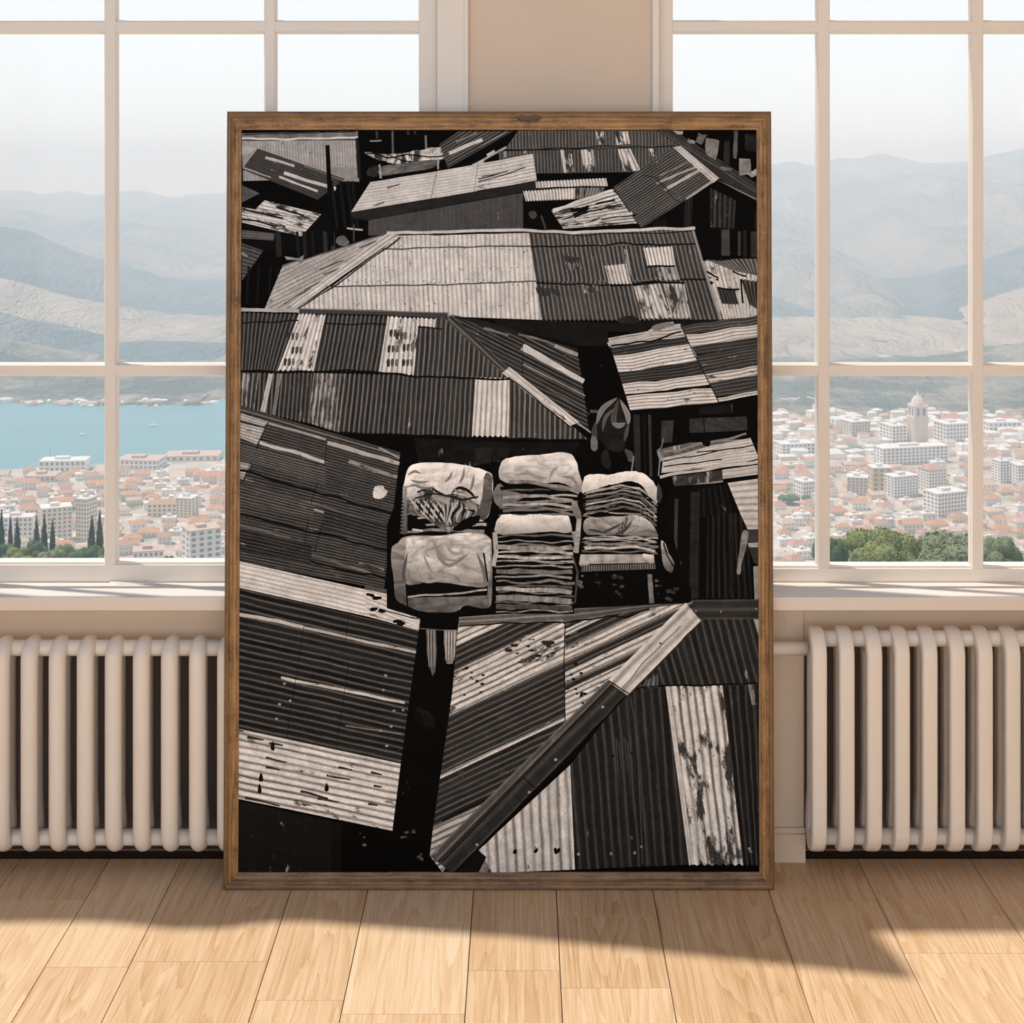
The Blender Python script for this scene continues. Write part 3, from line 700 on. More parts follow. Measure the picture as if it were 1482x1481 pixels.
# -- lower right roofs
sheet((1000, 641), (952, 652), (955, 668), (1086, 635), 3, 110, .4, .5); poly([(955, 650), (1000, 640), (1020, 642), (1018, 652), (960, 662)], 90, .8, .5, rough=2)
sheet((1086, 634), (1100, 668), (957, 684), (960, 662), 8, 180, .22, .2, wig=2)
band([(1080, 628), (1030, 640), (960, 655)], 3, 120, wig=3); poly([(1016, 637), (1028, 638), (1026, 646), (1018, 645)], 15, rough=-1)
for a, b in (((960, 676), (1045, 665)), ((1008, 656), (1045, 650)), ((960, 668), (1100, 642)), ((1060, 676), (1100, 664))): band([a, b], 1.8, 30, wig=3)
band([(955, 690), (1040, 676), (1100, 668)], 4, 175, wig=2)
sheet((1045, 680), (1046, 693), (1102, 686), (1102, 672), 2, 170, .2, .2); poly([(972, 689), (1045, 680), (1046, 697), (1000, 706), (976, 706)], 62, .9, .5, rough=2); band([(976, 707), (1046, 697)], 2, 130, wig=2)
band([(951, 652), (955, 664), (953, 690)], 2, 120, wig=3); band([(960, 635), (957, 648), (951, 652)], 2, 110)
poly([(968, 704), (1052, 698), (1075, 745), (1092, 820), (1092, 870), (960, 872), (955, 800)], 10)
sheet((1024, 745), (1080, 742), (1088, 866), (1022, 866), 7, 26, .7); sheet((1010, 707), (1050, 702), (1060, 742), (1008, 750), 5, 22, .5, .1)
for x, y0, y1_, w, t in ((1006, 712, 866, 13, 40), (979, 722, 815, 5, 62), (981, 812, 846, 10, 70), (1060, 742, 860, 5, 30)): band([(x, y0), (x - 2, y1_)], w, t, fold=.5, gr=.9)
sheet((1053, 699), (1072, 745), (1102, 745), (1102, 692), 5, 178, .25, .1); sheet((1072, 745), (1082, 766), (1102, 766), (1102, 745), 2, 172, .2, .1)
for q, t in (([(1080, 767), (1102, 765), (1102, 785), (1084, 786)], 60), ([(1082, 786), (1102, 785), (1102, 792), (1084, 792)], 150), ([(1084, 793), (1102, 792), (1102, 818), (1091, 815)], 52), ([(1090, 820), (1102, 818), (1102, 870), (1092, 868)], 130)): poly(q, t, .3)
poly([(1074, 770), (1083, 770), (1080, 790), (1074, 812), (1071, 830), (1066, 828), (1070, 800)], 125, .5, rough=-1)

# -- lower centre roof, left face (ridges climb to the right)
def clip(pl, x0, x1, face):
    def half(p, f):
        out = []
        for a, b in zip(p, p[1:] + p[:1]):
            fa, fb = f(a), f(b)
            if fa >= 0: out.append(a)
            if fa * fb < 0: t = fa / (fa - fb); out.append((a[0] + (b[0]-a[0])*t, a[1] + (b[1]-a[1])*t))
        return out
    for (ax, ay), (bx_, by) in zip(face, face[1:] + face[:1]):
        pl = half(pl, lambda q: (bx_ - ax) * (q[1] - ay) - (by - ay) * (q[0] - ax))
    return pl
FACE = [(664, 900), (1000, 868), (1014, 890), (640, 1262), (622, 1238)]
def rowL(i0, i1, x0, x1, tone, st, con=.6, per=9.2):
    k = -.47
    def pt(I, x): return (x, I + k * (x - 660))
    q = clip([pt(i0, x0), pt(i0, x1), pt(i1, x1), pt(i1, x0)], x0, x1, FACE)
    if len(q) > 2: csheet(q, -25.17, per * .905, tone, con, st, gr=.9)
poly([(664, 895), (1000, 870), (1000, 900), (640, 1262), (622, 1238)], 20)
for i0, i1, t, st in ((880, 936, 175, .25), (936, 970, 62, .2), (970, 1031, 178, .42), (1031, 1110, 60, .06), (1110, 1116, 175, .2), (1116, 1182, 58, .06), (1182, 1262, 150, .35)): rowL(i0, i1, 620, 818, t, st)
band([(640, 1188), (745, 1138)], 3, 15)
for i0, i1, t, st in ((940, 985, 62, .1), (985, 994, 170, .2), (994, 1012, 60, .15), (1012, 1032, 178, .35), (1032, 1046, 60, .1), (1046, 1064, 172, .3), (1064, 1074, 62, 0), (1074, 1122, 176, .4), (1122, 1200, 66, .1)): rowL(i0, i1, 818, 1010, t, st, per=8)
band([(818, 895), (816, 960), (818, 1050)], 1.6, 25, wig=2)
blobs(817, 960, 850, 1030, 16, 25, 2); blobs(735, 925, 800, 960, 18, 45, 2.6, 2.4); blobs(665, 965, 700, 1010, 9, 35, 2)
poly([(560, 655), (598, 636), (664, 890), (655, 1000), (620, 1245), (560, 1262), (480, 1262), (560, 1100)], 5)
poly([(664, 905), (664, 860), (1000, 850), (1000, 872), (817, 897)], 5)
# -- left big roof
sheet((348, 589), (345, 812), (556, 853), (579, 657), 50, 64, .55, .13, gr=.95, steps=10)
band([(347, 589), (579, 656)], 3, 60); band([(347, 592), (579, 660)], 1, 130)
for q, t, n_ in ((((349, 598), (347, 607), (382, 617), (389, 611)), 165, 2), (((347, 612), (346, 633), (372, 643), (383, 620)), 160, 5), (((347, 668), (346, 692), (352, 694), (364, 672)), 150, 5)): sheet(*q, n_, t, .4, .25)
for pts, w, t, st in ((((375, 640), (470, 668)), 5, 175, .1), (((389, 613), (472, 636)), 2.6, 150, .3), (((473, 640), (578, 671)), 6, 160, .35), (((505, 668), (575, 690)), 5, 130, .6), (((548, 648), (578, 663)), 2, 150, .1), (((435, 733), (500, 748), (560, 763)), 2.2, 150, .2), (((540, 768), (566, 770)), 4, 120, .6), (((390, 715), (470, 733), (566, 765)), 1.5, 110, .1), (((346, 715), (400, 724)), 1.5, 110, .2),
                      (((400, 790), (470, 808), (556, 838)), 4, 85, .4), (((520, 815), (556, 824)), 4, 120, .7), (((346, 760), (420, 778)), 2, 95, .3)): band(list(pts), w, t, stain=st, wig=1.5)
for a, b in (((388, 611), (350, 700)), ((474, 636), (470, 668)), ((471, 668), (452, 720)), ((374, 640), (360, 690))): band([a, b], 1, 18)
for a, b in (((347, 680), (574, 745)), ((346, 742), (566, 800)), ((346, 790), (560, 838))): band([a, b], 3.5, 20, wig=4)
poly([(543, 704), (554, 703), (557, 708), (561, 712), (552, 722), (540, 719)], 200, .4, rough=-1)
# light strip
sheet((345, 812), (345, 850), (532, 892), (528, 853), 6, 192, .22, .05); sheet((528, 853), (532, 892), (606, 912), (608, 896), 5, 190, .25, .15); sheet((528, 846), (529, 868), (566, 882), (572, 857), 4, 188, .3, .1)
sheet((528, 846), (528, 853), (571, 862), (572, 856), 1, 80, .2)
for c_ in ((536, 861), (545, 866), (541, 881), (550, 884), (576, 900), (581, 903)): blobs(c_[0]-4, c_[1]-1.5, c_[0]+4, c_[1]+1.5, 5, 14, 2.6, 2)
band([(556, 882), (580, 890), (607, 897)], 2, 70, wig=3)
sheet((345, 851), (341, 1053), (580, 1106), (606, 912), 20.5, 52, .75, .04, gr=.9, steps=10)
band([(345, 889), (400, 898), (440, 908)], 5, 175, wig=1, stain=.15); band([(440, 908), (520, 926), (602, 944)], 4, 165, wig=1, stain=.25)
band([(407, 980), (425, 985), (470, 993), (586, 1017)], 4, 178, wig=1, stain=.3); band([(500, 1050), (582, 1062)], 2, 110, stain=.4, wig=1)
# sheet laps on the big left roof
for (a, b), w in ((((470, 745), (455, 800)), 1), (((452, 720), (440, 792)), 1), (((505, 960), (486, 1085)), .8), (((440, 905), (415, 1068)), .8), (((500, 930), (505, 890)), .8)): band([a, b], w, 14)
for q, t in ((((350, 645), (349, 665), (470, 700), (472, 676)), 78), (((470, 735), (466, 765), (566, 792), (570, 764)), 56), (((346, 700), (346, 728), (452, 752), (456, 730)), 74), (((346, 765), (346, 795), (450, 818), (452, 790)), 50)): sheet(q[0], q[1], q[2], q[3], 6, t, .55, .15, gr=1.)
for x, y in ((558, 977), (555, 998), (560, 1079), (405, 1019), (420, 1014), (400, 1040), (412, 989), (570, 1028), (583, 1027), (551, 1057), (566, 1051)): poly([(x-2, y), (x, y-1.5), (x+2.5, y), (x, y+2)], 150, rough=-1)
sheet((343, 1054), (341, 1155), (568, 1202), (580, 1105), 10, 182, .55, .30, gr=.9, steps=8)
for x, y, w in ((400, 1100, 30), (395, 1112, 20), (490, 1125, 35), (500, 1112, 20), (455, 1150, 40), (475, 1158, 30), (545, 1120, 16), (547, 1137, 12), (400, 1078, 20), (370, 1068, 24), (345, 1056, 16), (540, 1165, 14), (380, 1160, 50)):
    band([(x - w/2, y - w*.1), (x + w/2, y + w*.1)], 4, 45, w1=2, wig=3, stain=.3)
for x, y in ((376, 1142), (473, 1140), (395, 1080), (378, 1126)): poly([(x-3, y), (x, y-8), (x+3, y), (x+2, y+5), (x-2, y+5)], 18, rough=-1)
poly([(341, 1157), (480, 1188), (480, 1270), (341, 1270)], 24, .25, .12, gr=.9); poly([(480, 1188), (495, 1190), (495, 1270), (480, 1270)], 18, .3)
blobs(520, 1205, 528, 1225, 3, 90, 2); blobs(580, 1130, 592, 1180, 8, 45, 2.2, .6); blobs(583, 1200, 600, 1215, 5, 75, 2); blobs(602, 1235, 612, 1245, 5, 80, 2)
poly([(602, 1022), (618, 1026), (630, 1045), (628, 1060), (610, 1052), (600, 1040)], 15, 1., rough=-2)
for k_ in range(5): band([(603 + k_*4, 1025 + k_), (612 + k_*4, 1035 + k_), (616 + k_*3, 1052)], 1.2, 34, wig=1)
# -- lower centre: ridge caps, right face, hips
sheet((664, 893), (664, 906), (816, 898), (816, 882), 2, 108, .3, .1, .2); sheet((815, 882), (815, 901), (990, 872), (988, 868), 2, 88, .3, .1, .2)
band([(815, 900), (840, 898), (880, 890), (905, 893), (940, 882)], 2.5, 15, wig=3); band([(664, 906), (740, 902), (815, 899)], 2, 15, wig=2)
csheet([(1010, 893), (1102, 893), (1102, 990), (906, 1004)], 75, 11, 48, .5, .05, gr=.9)
csheet([(825, 1107), (908, 1000), (963, 993), (997, 1251), (925, 1254), (832, 1258)], 85.5, 12.3, 44, .5, .03, gr=1.1)
for a in range(7): band([(888 + a * 4, 1062 + a % 3 * 6), (892 + a * 4, 1120 + a % 2 * 30)], 2.2, 62, w1=.5, wig=1)
csheet([(690, 1232), (825, 1107), (832, 1258), (690, 1264)], 87, 13.2, 176, .42, .14, gr=.9)
sheet((963, 993), (1045, 992), (1075, 1251), (997, 1251), 7, 180, .6, .62, gr=.8, scal=1.5, steps=8); sheet((963, 993), (969, 993), (1004, 1251), (997, 1251), 1, 185, .1, .05)
sheet((1045, 992), (1102, 990), (1108, 1251), (1075, 1251), 5, 42, .55, .03, gr=.9, scal=1.5); sheet((1082, 990), (1090, 990), (1094, 1020), (1088, 1020), 1, 120, .2, .9)
band([(908, 1002), (940, 992), (1000, 992), (1102, 989)], 2.5, 14, wig=3); sheet((935, 985), (952, 975), (952, 992), (930, 993), 3, 85, .5, .5)
band([(912, 1008), (918, 1040), (924, 1110), (930, 1250)], 1.5, 70, wig=1)
poly([(1090, 895), (1102, 895), (1102, 935)], 140)
for x, y in ((776, 1229), (745, 1234), (806, 1231)): blobs(x-3, y-3, x+3, y+3, 5, 12, 3, .8)
for x, y, t in ((822, 1228, 150), (837, 1236, 160), (884, 1235, 140), (918, 1234, 140), (914, 1212, 80), (928, 1225, 120), (876, 1157, 20), (887, 1094, 14), (914, 1090, 14), (1084, 1228, 130), (1086, 1232, 120)): poly([(x-2, y), (x, y-2.5), (x+2, y), (x, y+2.5)], t, rough=-1)
sheet((1002, 868), (1003, 896), (1104, 896), (1104, 867), 2, 56, .3, .05, .2)
for x, y in ((1007, 884), (1043, 885), (1094, 881)): poly([(x-1.5, y), (x, y-1.5), (x+1.5, y), (x, y+1.5)], 150, sub=1)
poly([(681, 1262), (700, 1240), (712, 1262)], 120, .6, .6); poly([(660, 1262), (690, 1228), (704, 1240), (692, 1264)], 20)
sheet((879, 984), (909, 1004), (655, 1264), (622, 1238), 2, 54, .35, .03, .15, gr=.9)
sheet((879, 984), (886, 988), (632, 1246), (622, 1238), 1, 88, .3, .05); band([(886, 990), (640, 1247)], 2, 24)
band([(908, 1005), (820, 1098), (655, 1266)], 3, 10, wig=4); band([(757, 1125), (776, 1141)], 1.6, 14); band([(745, 1150), (755, 1160)], 1.2, 20)
sheet((992, 872), (1014, 898), (908, 1006), (879, 985), 2, 182, .35, .12, .2); band([(985, 905), (950, 940), (900, 995)], 2, 110, wig=5, stain=.3); band([(1013, 900), (960, 955), (912, 1004)], 2, 40, wig=4)
band([(880, 984), (888, 988), (910, 1004)], 2, 25, wig=2); blobs(955, 930, 957, 932, 2, 25, 2)
for x, y in ((766, 1146), (804, 1099), (872, 1023), (690, 1222)): poly([(x-2, y), (x, y-2), (x+2, y), (x, y+2)], 150, rough=-1)

# -- bundles of folded cloth
def stack(x0, y0, x1, y1, n, dark=.45, amp=3.5, tones=(185, 150, 110, 165)):
    """n folded layers seen edge-on"""
    poly([(x0, y0), (x1, y0), (x1 + 1, y1), (x0 - 1, y1)], 10)
    h = (y1 - y0) / n
    for i in range(n):
        y = y0 + h * (i + .5); t = random.choice(tones) * random.uniform(.55, 1.05)
        bow = random.uniform(-1, 1) * amp * .5
        xa, xb = x0 + random.uniform(-2, 3), x1 + random.uniform(-3, 2)
        m = (xa + xb) / 2
        w = h * random.uniform(.35, .8) * (1 - dark * .4)
        band([(xa, y + 1.2), (m - 25, y + bow), (m + 20, y - bow * .6), (xb, y + 1.5)], w * .6, t, fold=.6, stain=.15, wig=amp, w1=w, dens=4)
        if random.random() < .5: band([(xa + 8, y + h * .3), (m, y + h * .25 + bow), (xb - 10, y + h * .35)], .9, 10, wig=amp)
def bundle(pts, tone, fold=.6, stain=0., grad=.5): poly(pts, tone, fold, stain, .2, rough=-1.2, sub=5, sc=9, grad=grad)
poly([(586, 692), (560, 760), (560, 880), (600, 892), (1000, 872), (975, 780), (950, 700), (840, 672), (720, 668)], 6)
stack(590, 738, 702, 772, 4, .5)
bundle([(596, 673), (630, 669), (672, 673), (704, 682), (713, 692), (710, 735), (700, 752), (672, 745), (650, 762), (636, 758), (612, 742), (590, 735), (583, 716), (586, 694)], 198, .5, 0)
bundle([(588, 722), (604, 714), (622, 708), (640, 716), (662, 715), (690, 728), (698, 742), (680, 748), (660, 760), (650, 771), (632, 760), (612, 748), (592, 742)], 140, 1.2, .75)
for a in range(9): crease([(592 + a*5, 720 + a*.5), (604 + a*5.5, 734 + a*1.5), (622 + a*4, 752 + a)], 3.4, 30 if a % 2 else 180)
for a in range(6): crease([(606 + a*7, 716 + a*3), (600 + a*7, 730 + a*3), (604 + a*6, 744 + a*3)], 2.2, 40 if a % 2 else 165)
for a in range(6): crease([(664 + a*2, 722 + a*3), (658 + a*5, 734 + a), (646 + a*8, 750 - a*2), (650 + a*6, 760 - a*2)], 3.2, 28 if a % 2 else 180)
for a in range(5): crease([(640 + a*4, 728), (644 + a*2, 744), (646, 762)], 3, 45 if a % 2 else 170)
crease([(652, 716), (664, 706), (680, 712), (690, 724)], 5, 35); crease([(656, 718), (668, 712), (682, 720)], 3, 150)
band([(604, 714), (625, 704), (645, 716), (670, 724), (692, 722)], 3, 30, wig=4); band([(600, 720), (625, 715), (648, 718)], 2, 30, wig=3)
for p in (((590, 688), (600, 682), (610, 686)), ((655, 682), (650, 692), (643, 698)), ((686, 686), (684, 700), (680, 712)), ((706, 690), (702, 712), (692, 738)), ((586, 706), (600, 702), (612, 706), (630, 704)), ((655, 706), (665, 712), (676, 710)), ((672, 676), (670, 690), (664, 700)), ((594, 694), (606, 698), (622, 696))): crease(p, 4, 128)
bundle([(702, 686), (713, 692), (710, 735), (700, 752), (693, 745), (698, 720)], 90, .9)
poly([(592, 744), (604, 750), (618, 762), (608, 766), (590, 764)], 8, rough=-1); poly([(655, 766), (672, 752), (694, 745), (690, 758), (668, 768)], 10, rough=-1); band([(597, 766), (612, 768)], 3, 190)
bundle([(590, 776), (640, 774), (684, 769), (708, 777), (712, 796), (712, 860), (706, 880), (674, 876), (658, 885), (614, 885), (592, 878), (574, 868), (571, 850), (566, 798), (576, 785)], 120, .9, .1)
poly([(588, 842), (706, 842), (706, 862), (588, 864)], 10, rough=2); band([(590, 863), (640, 860), (672, 858), (705, 853)], 2.5, 160, wig=2, stain=.5)
bundle([(592, 778), (640, 775), (684, 771), (708, 779), (710, 800), (706, 846), (680, 848), (650, 844), (620, 842), (588, 845), (586, 812), (588, 790)], 186, .8, 0)
for a, b, c_, t in (((625, 778), (640, 806), (668, 812), 140), ((630, 800), (650, 818), (680, 800), 130), ((612, 800), (628, 830), (660, 836), 150), ((690, 800), (700, 825), (702, 846), 110), ((590, 800), (584, 830), (588, 845), 90), ((645, 785), (655, 800), (670, 800), 150), ((665, 828), (672, 838), (690, 842), 150), ((600, 815), (612, 838), (630, 842), 150)): crease([a, b, c_], 6, t)
band([(700, 800), (706, 842)], 2.5, 12); band([(588, 845), (590, 880)], 2.5, 14)
bundle([(714, 712), (722, 700), (732, 706), (752, 720), (740, 730), (726, 736), (716, 726)], 105, .5)
stack(724, 704, 836, 748, 5, .7); 
poly([(716, 708), (760, 716), (748, 724), (728, 734), (716, 726)], 110, .5, rough=-1)
bundle([(727, 667), (745, 661), (779, 658), (813, 654), (830, 661), (837, 680), (843, 706), (838, 712), (812, 698), (785, 700), (752, 696), (736, 699), (722, 690)], 198, .55, 0)
for a, b, c_, t in (((760, 680), (775, 690), (792, 692), 140), ((745, 688), (765, 685), (780, 694), 150), ((795, 694), (800, 682), (808, 675), 150), ((812, 690), (828, 692), (838, 708), 130)): crease([a, b, c_], 5, t)
band([(736, 699), (760, 697), (800, 703), (838, 712)], 5, 135, wig=3, fold=.6); band([(738, 703), (780, 704), (835, 716)], 2, 12, wig=3)
for y_, t in ((722, 150), (731, 165), (739, 110)): band([(728, y_), (765, y_ - 2), (790, y_ - 3), (828, y_ + 4)], 4, t, wig=4, fold=.5)
bundle([(828, 724), (836, 730), (842, 748), (838, 756), (830, 742)], 120, .5)
stack(718, 772, 830, 888, 16, .6, 4.5)
bundle([(722, 749), (735, 744), (753, 746), (775, 744), (792, 745), (818, 746), (824, 750), (826, 770), (800, 769), (765, 771), (722, 773), (716, 765)], 196, .3, 0)
band([(716, 770), (718, 800), (714, 820)], 6, 165, wig=3)
for y_, w, t in ((852, 6, 165), (865, 8, 135), (877, 7, 75), (792, 7, 150), (806, 4, 180), (826, 6, 110)): band([(718, y_), (760, y_ + 1), (800, y_ + 2), (827, y_ + 5 if y_ > 840 else y_)], w, t, wig=2, fold=.7, stain=.1)
band([(830, 770), (834, 790), (832, 800)], 6, 150, wig=3, fold=.5); band([(828, 806), (836, 830), (832, 872)], 3, 60, wig=5, stain=.5)
stack(845, 705, 950, 750, 8, .4, 5); 
bundle([(846, 690), (862, 686), (880, 687), (900, 683), (918, 682), (932, 686), (944, 696), (953, 712), (948, 730), (930, 704), (914, 696), (895, 699), (872, 704), (852, 710), (842, 712)], 200, .25, 0)
for k_ in range(6): band([(848, 712 + k_*6), (875, 708 + k_*6), (900, 702 + k_*6), (925, 706 + k_*6.5), (950, 730 + k_*6)], 2.6, 165 - (k_ % 3) * 35, wig=3, fold=.5); band([(850, 715 + k_*6), (880, 711 + k_*6), (903, 705 + k_*6), (928, 711 + k_*6.5), (946, 726 + k_*5)], 1.4, 12, wig=3)
stack(842, 776, 952, 800, 5, .4, 4)
bundle([(846, 752), (870, 748), (900, 747), (918, 745), (935, 751), (945, 760), (952, 776), (935, 776), (900, 774), (870, 774), (848, 772)], 150, .9, .2)
for a, b, c_ in (((868, 772), (885, 765), (900, 757)), ((850, 766), (862, 768), (880, 772)), ((888, 775), (905, 766), (915, 752))): crease([a, b, c_], 4, 70)
for y_, t in ((779, 160), (786, 120), (792, 185)): band([(846, y_), (880, y_ + 2), (920, y_ - 1), (948, y_ + 6)], 3.4, t, wig=3, fold=.4)
sheet((840, 802), (946, 802), (947, 814), (838, 816), 5, 172, .15, .3, .6); bundle([(930, 802), (944, 804), (946, 814), (938, 814)], 190, .3); bundle([(838, 814), (850, 812), (852, 817), (842, 820)], 150, .3)
sheet((842, 818), (948, 815), (948, 823), (842, 827), 30, 90, .6, .2, .3)
band([(838, 752), (836, 775), (834, 800)], 7, 160, wig=4, fold=.6); blobs(834, 825, 844, 850, 8, 90, 2.5); blobs(862, 830, 868, 850, 5, 45, 2.5); blobs(888, 832, 900, 865, 10, 65, 2.5)
band([(940, 831), (943, 872)], 7, 115, fold=.6, wig=1); blobs(950, 835, 958, 860, 5, 80, 2)
bundle([(956, 783), (962, 786), (968, 800), (975, 814), (972, 828), (962, 822), (958, 808)], 140, .8, .3); band([(960, 785), (966, 805), (975, 820)], 2, 20)
bundle([(952, 700), (958, 712), (956, 726), (950, 722)], 60, .6); blobs(965, 850, 980, 870, 5, 60, 3)
for a in range(14): poly([(583 - a * .4, 705 + a * 5), (589, 702 + a * 5), (588, 708 + a * 5)], 140 - a * 5, rough=-1)
# washing on the line
band([(606, 909), (662, 913)], 1.2, 90)
poly([(617, 909), (631, 910), (632, 940), (630, 972), (626, 978), (621, 962), (618, 945)], 95, .3, rough=.8); poly([(643, 911), (661, 911), (659, 945), (655, 960), (646, 960), (643, 930)], 130, .3, rough=.8)
for x in (620, 624, 628): band([(x, 912), (x + 1, 965)], 1.3, 150, w1=.6, wig=1)
for x in (646, 650, 654, 658): band([(x, 913), (x - 1, 955)], 1.4, 175, w1=.8, wig=1)
for x in (622, 626, 648, 652, 656): band([(x, 912), (x, 958)], 1, 30, w1=.6, wig=1)

def print_mat():
    t = NT('photographic_print')
    uvn = t.n('Attribute', attribute_name='ruv').outputs['Vector']; A = t.n('Attribute', attribute_name='pa'); Bn = t.n('Attribute', attribute_name='pb')
    sa = t.n('SeparateColor'); t.put(sa.inputs[0], A.outputs['Color']); tone, con, stain = sa.outputs; fold = A.outputs['Alpha']
    sb = t.n('SeparateColor'); t.put(sb.inputs[0], Bn.outputs['Color']); grain = sb.outputs[0]
    su = t.n('SeparateXYZ'); t.put(su.inputs[0], uvn); u, v, sd = su.outputs
    # ridges, thrown about a little
    wob = t.noise(t.map(uvn, scale=(.25, .12, 1)), 1.0, 2)
    ph = t.math('MULTIPLY', t.math('ADD', u, t.math('MULTIPLY', t.math('SUBTRACT', wob, .5), .5)), 6.28318)
    w = t.math('MULTIPLY_ADD', t.math('COSINE', ph), .5, .5)
    rv = t.noise(t.map(uvn, scale=(.9, .04, 1)), 1.0, 2)
    light = t.math('GREATER_THAN', tone, .45)
    dk_ = t.math('MULTIPLY', t.math('SUBTRACT', t.math('POWER', w, 3.0), .42), t.math('MULTIPLY', con, t.math('MULTIPLY', rv, 2.9)))
    iw = t.math('SUBTRACT', 1.0, w)
    lt = t.math('MULTIPLY', t.math('SUBTRACT', .22, t.math('POWER', iw, 2.6)), t.math('MULTIPLY', con, t.math('MULTIPLY', rv, 1.9)))
    r = t.fmix(light, dk_, lt)
    # per-sheet streaks along the ridges
    st = t.noise(t.map(uvn, scale=(2.2, .10, 1)), 1.0, 4, .6)
    gn = t.noise(t.map(uvn, scale=(2.5, 1.4, 1)), 1.0, 5, .7)
    m = t.math('ADD', r, t.math('MULTIPLY', t.math('SUBTRACT', st, .5), t.math('MULTIPLY', grain, .55)))
    m = t.math('ADD', m, t.math('MULTIPLY', t.math('SUBTRACT', gn, .5), t.math('MULTIPLY', grain, .45)))
    fd = t.noise(t.map(uvn, scale=(.16, .36, 1)), 1.0, 3, .5, .8)
    m = t.math('ADD', m, t.math('MULTIPLY', t.math('SUBTRACT', fd, .5), t.math('MULTIPLY', fold, .9)))
    cr = t.noise(t.map(uvn, loc=(7, 3, 0), scale=(.16, .30, 1)), 1.0, 2, .5, 1.2)
    cr = t.math('SUBTRACT', 1.0, t.math('ABSOLUTE', t.math('MULTIPLY_ADD', cr, 5.0, -2.5)), clamp=True)
    m = t.math('SUBTRACT', m, t.math('MULTIPLY', t.math('POWER', cr, 3.0), t.math('MULTIPLY', fold, .30)))
    g_ = t.math('MULTIPLY', tone, t.math('ADD', 1.0, m), clamp=True)
    gt = t.noise(t.obj(), 420, 3, .75)
    g_ = t.math('MULTIPLY', g_, t.math('MULTIPLY_ADD', gt, .50, .75), clamp=True)
    pt = t.noise(t.obj(), 26, 4, .7); g_ = t.math('MULTIPLY', g_, t.math('MULTIPLY_ADD', pt, .40, .80), clamp=True)
    # rust and flaked paint
    n2 = t.noise(t.map(uvn, scale=(.55, .17, 1)), 1.0, 5, .72)
    mask = t.math('MULTIPLY', t.math('SUBTRACT', n2, t.math('MULTIPLY_ADD', stain, -.23, .66)), 14.0, clamp=True)
    mask = t.math('MULTIPLY', mask, t.math('MULTIPLY', t.math('GREATER_THAN', stain, .01), .92))
    other = t.fmix(light, t.math('MULTIPLY_ADD', w, .30, .38), t.math('MULTIPLY_ADD', gn, .30, .02))
    g_ = t.fmix(mask, g_, other)
    lin = t.math('POWER', g_, 2.2)
    cc = t.n('CombineColor'); t.put(cc.inputs[0], t.math('MULTIPLY', lin, PRK)); t.put(cc.inputs[1], t.math('MULTIPLY', lin, PRK * .985)); t.put(cc.inputs[2], t.math('MULTIPLY', lin, PRK * .97))
    return t.set(cc.outputs[0], .62, .06)
PRK = 1.30
me = bpy.data.meshes.new('print'); me.from_pydata(PV, [], PF)
at = me.attributes.new('ruv', 'FLOAT_VECTOR', 'POINT'); at.data.foreach_set('vector', [c for v in PU for c in v])
at = me.attributes.new('pa', 'FLOAT_COLOR', 'POINT'); at.data.foreach_set('color', [c for v in PA for c in v])
at = me.attributes.new('pb', 'FLOAT_COLOR', 'POINT'); at.data.foreach_set('color', [c for v in PB for c in v])
# trim what spills past the sheet
bm = bmesh.new(); bm.from_mesh(me)
for co, no in (((PXL + WS * .93, 0, 0), (-1, 0, 0)), ((PXR - WS * .93, 0, 0), (1, 0, 0)), ((0, 0, WB * .93), (0, 0, -1)), ((0, 0, PH - WTp * .93), (0, 0, 1))):
    bmesh.ops.bisect_plane(bm, geom=bm.verts[:] + bm.edges[:] + bm.faces[:], plane_co=co, plane_no=no, clear_outer=True)
bm.to_mesh(me); bm.free(); me.materials.append(print_mat())
o = bpy.data.objects.new('print', me); COL.objects.link(o); o.parent = pic
o['label'] = 'black and white print of corrugated roofs and bundled cloth'

# ------------------------------------------------------------------ the land outside
ZP = -300.0                                        # plain of the town, relative to the room floor
def dist(py, z=ZP): return F * (CH - z) / (py - PY0)     # distance from the eye at which level z shows at row py
def land_mat(name, tan, green, sc_=.02, gmix=.5):
    t = NT(name); p = t.geo()
    n1 = t.noise(p, sc_ * .35, 6, .62); n2 = t.noise(p, sc_ * 2.2, 6, .65); n3 = t.noise(p, sc_ * 9, 3, .6)
    f = t.math('MULTIPLY', t.math('SUBTRACT', t.math('ADD', n1, t.math('MULTIPLY', n2, .45)), .72 - gmix * .2), 5.0, clamp=True)
    c = t.mix(f, (*tan, 1), (*green, 1)); c = t.mix(t.math('MULTIPLY', n3, .6), c, (*[v * .62 for v in tan], 1))
    rg = t.noise(t.map(p, scale=(sc_ * 1.3, sc_ * .5, sc_ * .5)), 1.0, 7, .6, .4); rg = t.math('ABSOLUTE', t.math('MULTIPLY_ADD', rg, 2.0, -1.0))
    t.bump(rg, 1.0, .55 / sc_)
    return t.set(c, .95, .05)
M_m1 = land_mat('bare_mountain', (.50, .42, .37), (.19, .22, .24), .006, .4)
M_m2 = land_mat('scrub_mountain', (.54, .44, .37), (.14, .18, .18), .009, .6)
M_ms = land_mat('scrub_and_shade', (.33, .32, .31), (.12, .19, .23), .006, .9)  # dark bluish tone: scrub plus slope shade put into the colour
M_mt = land_mat('grass_and_sun', (.66, .54, .44), (.34, .33, .30), .008, .1)  # pale tan: dry grass plus sunlit slope put into the colour
M_m3 = land_mat('wooded_hill', (.52, .44, .36), (.09, .14, .13), .02, .7)

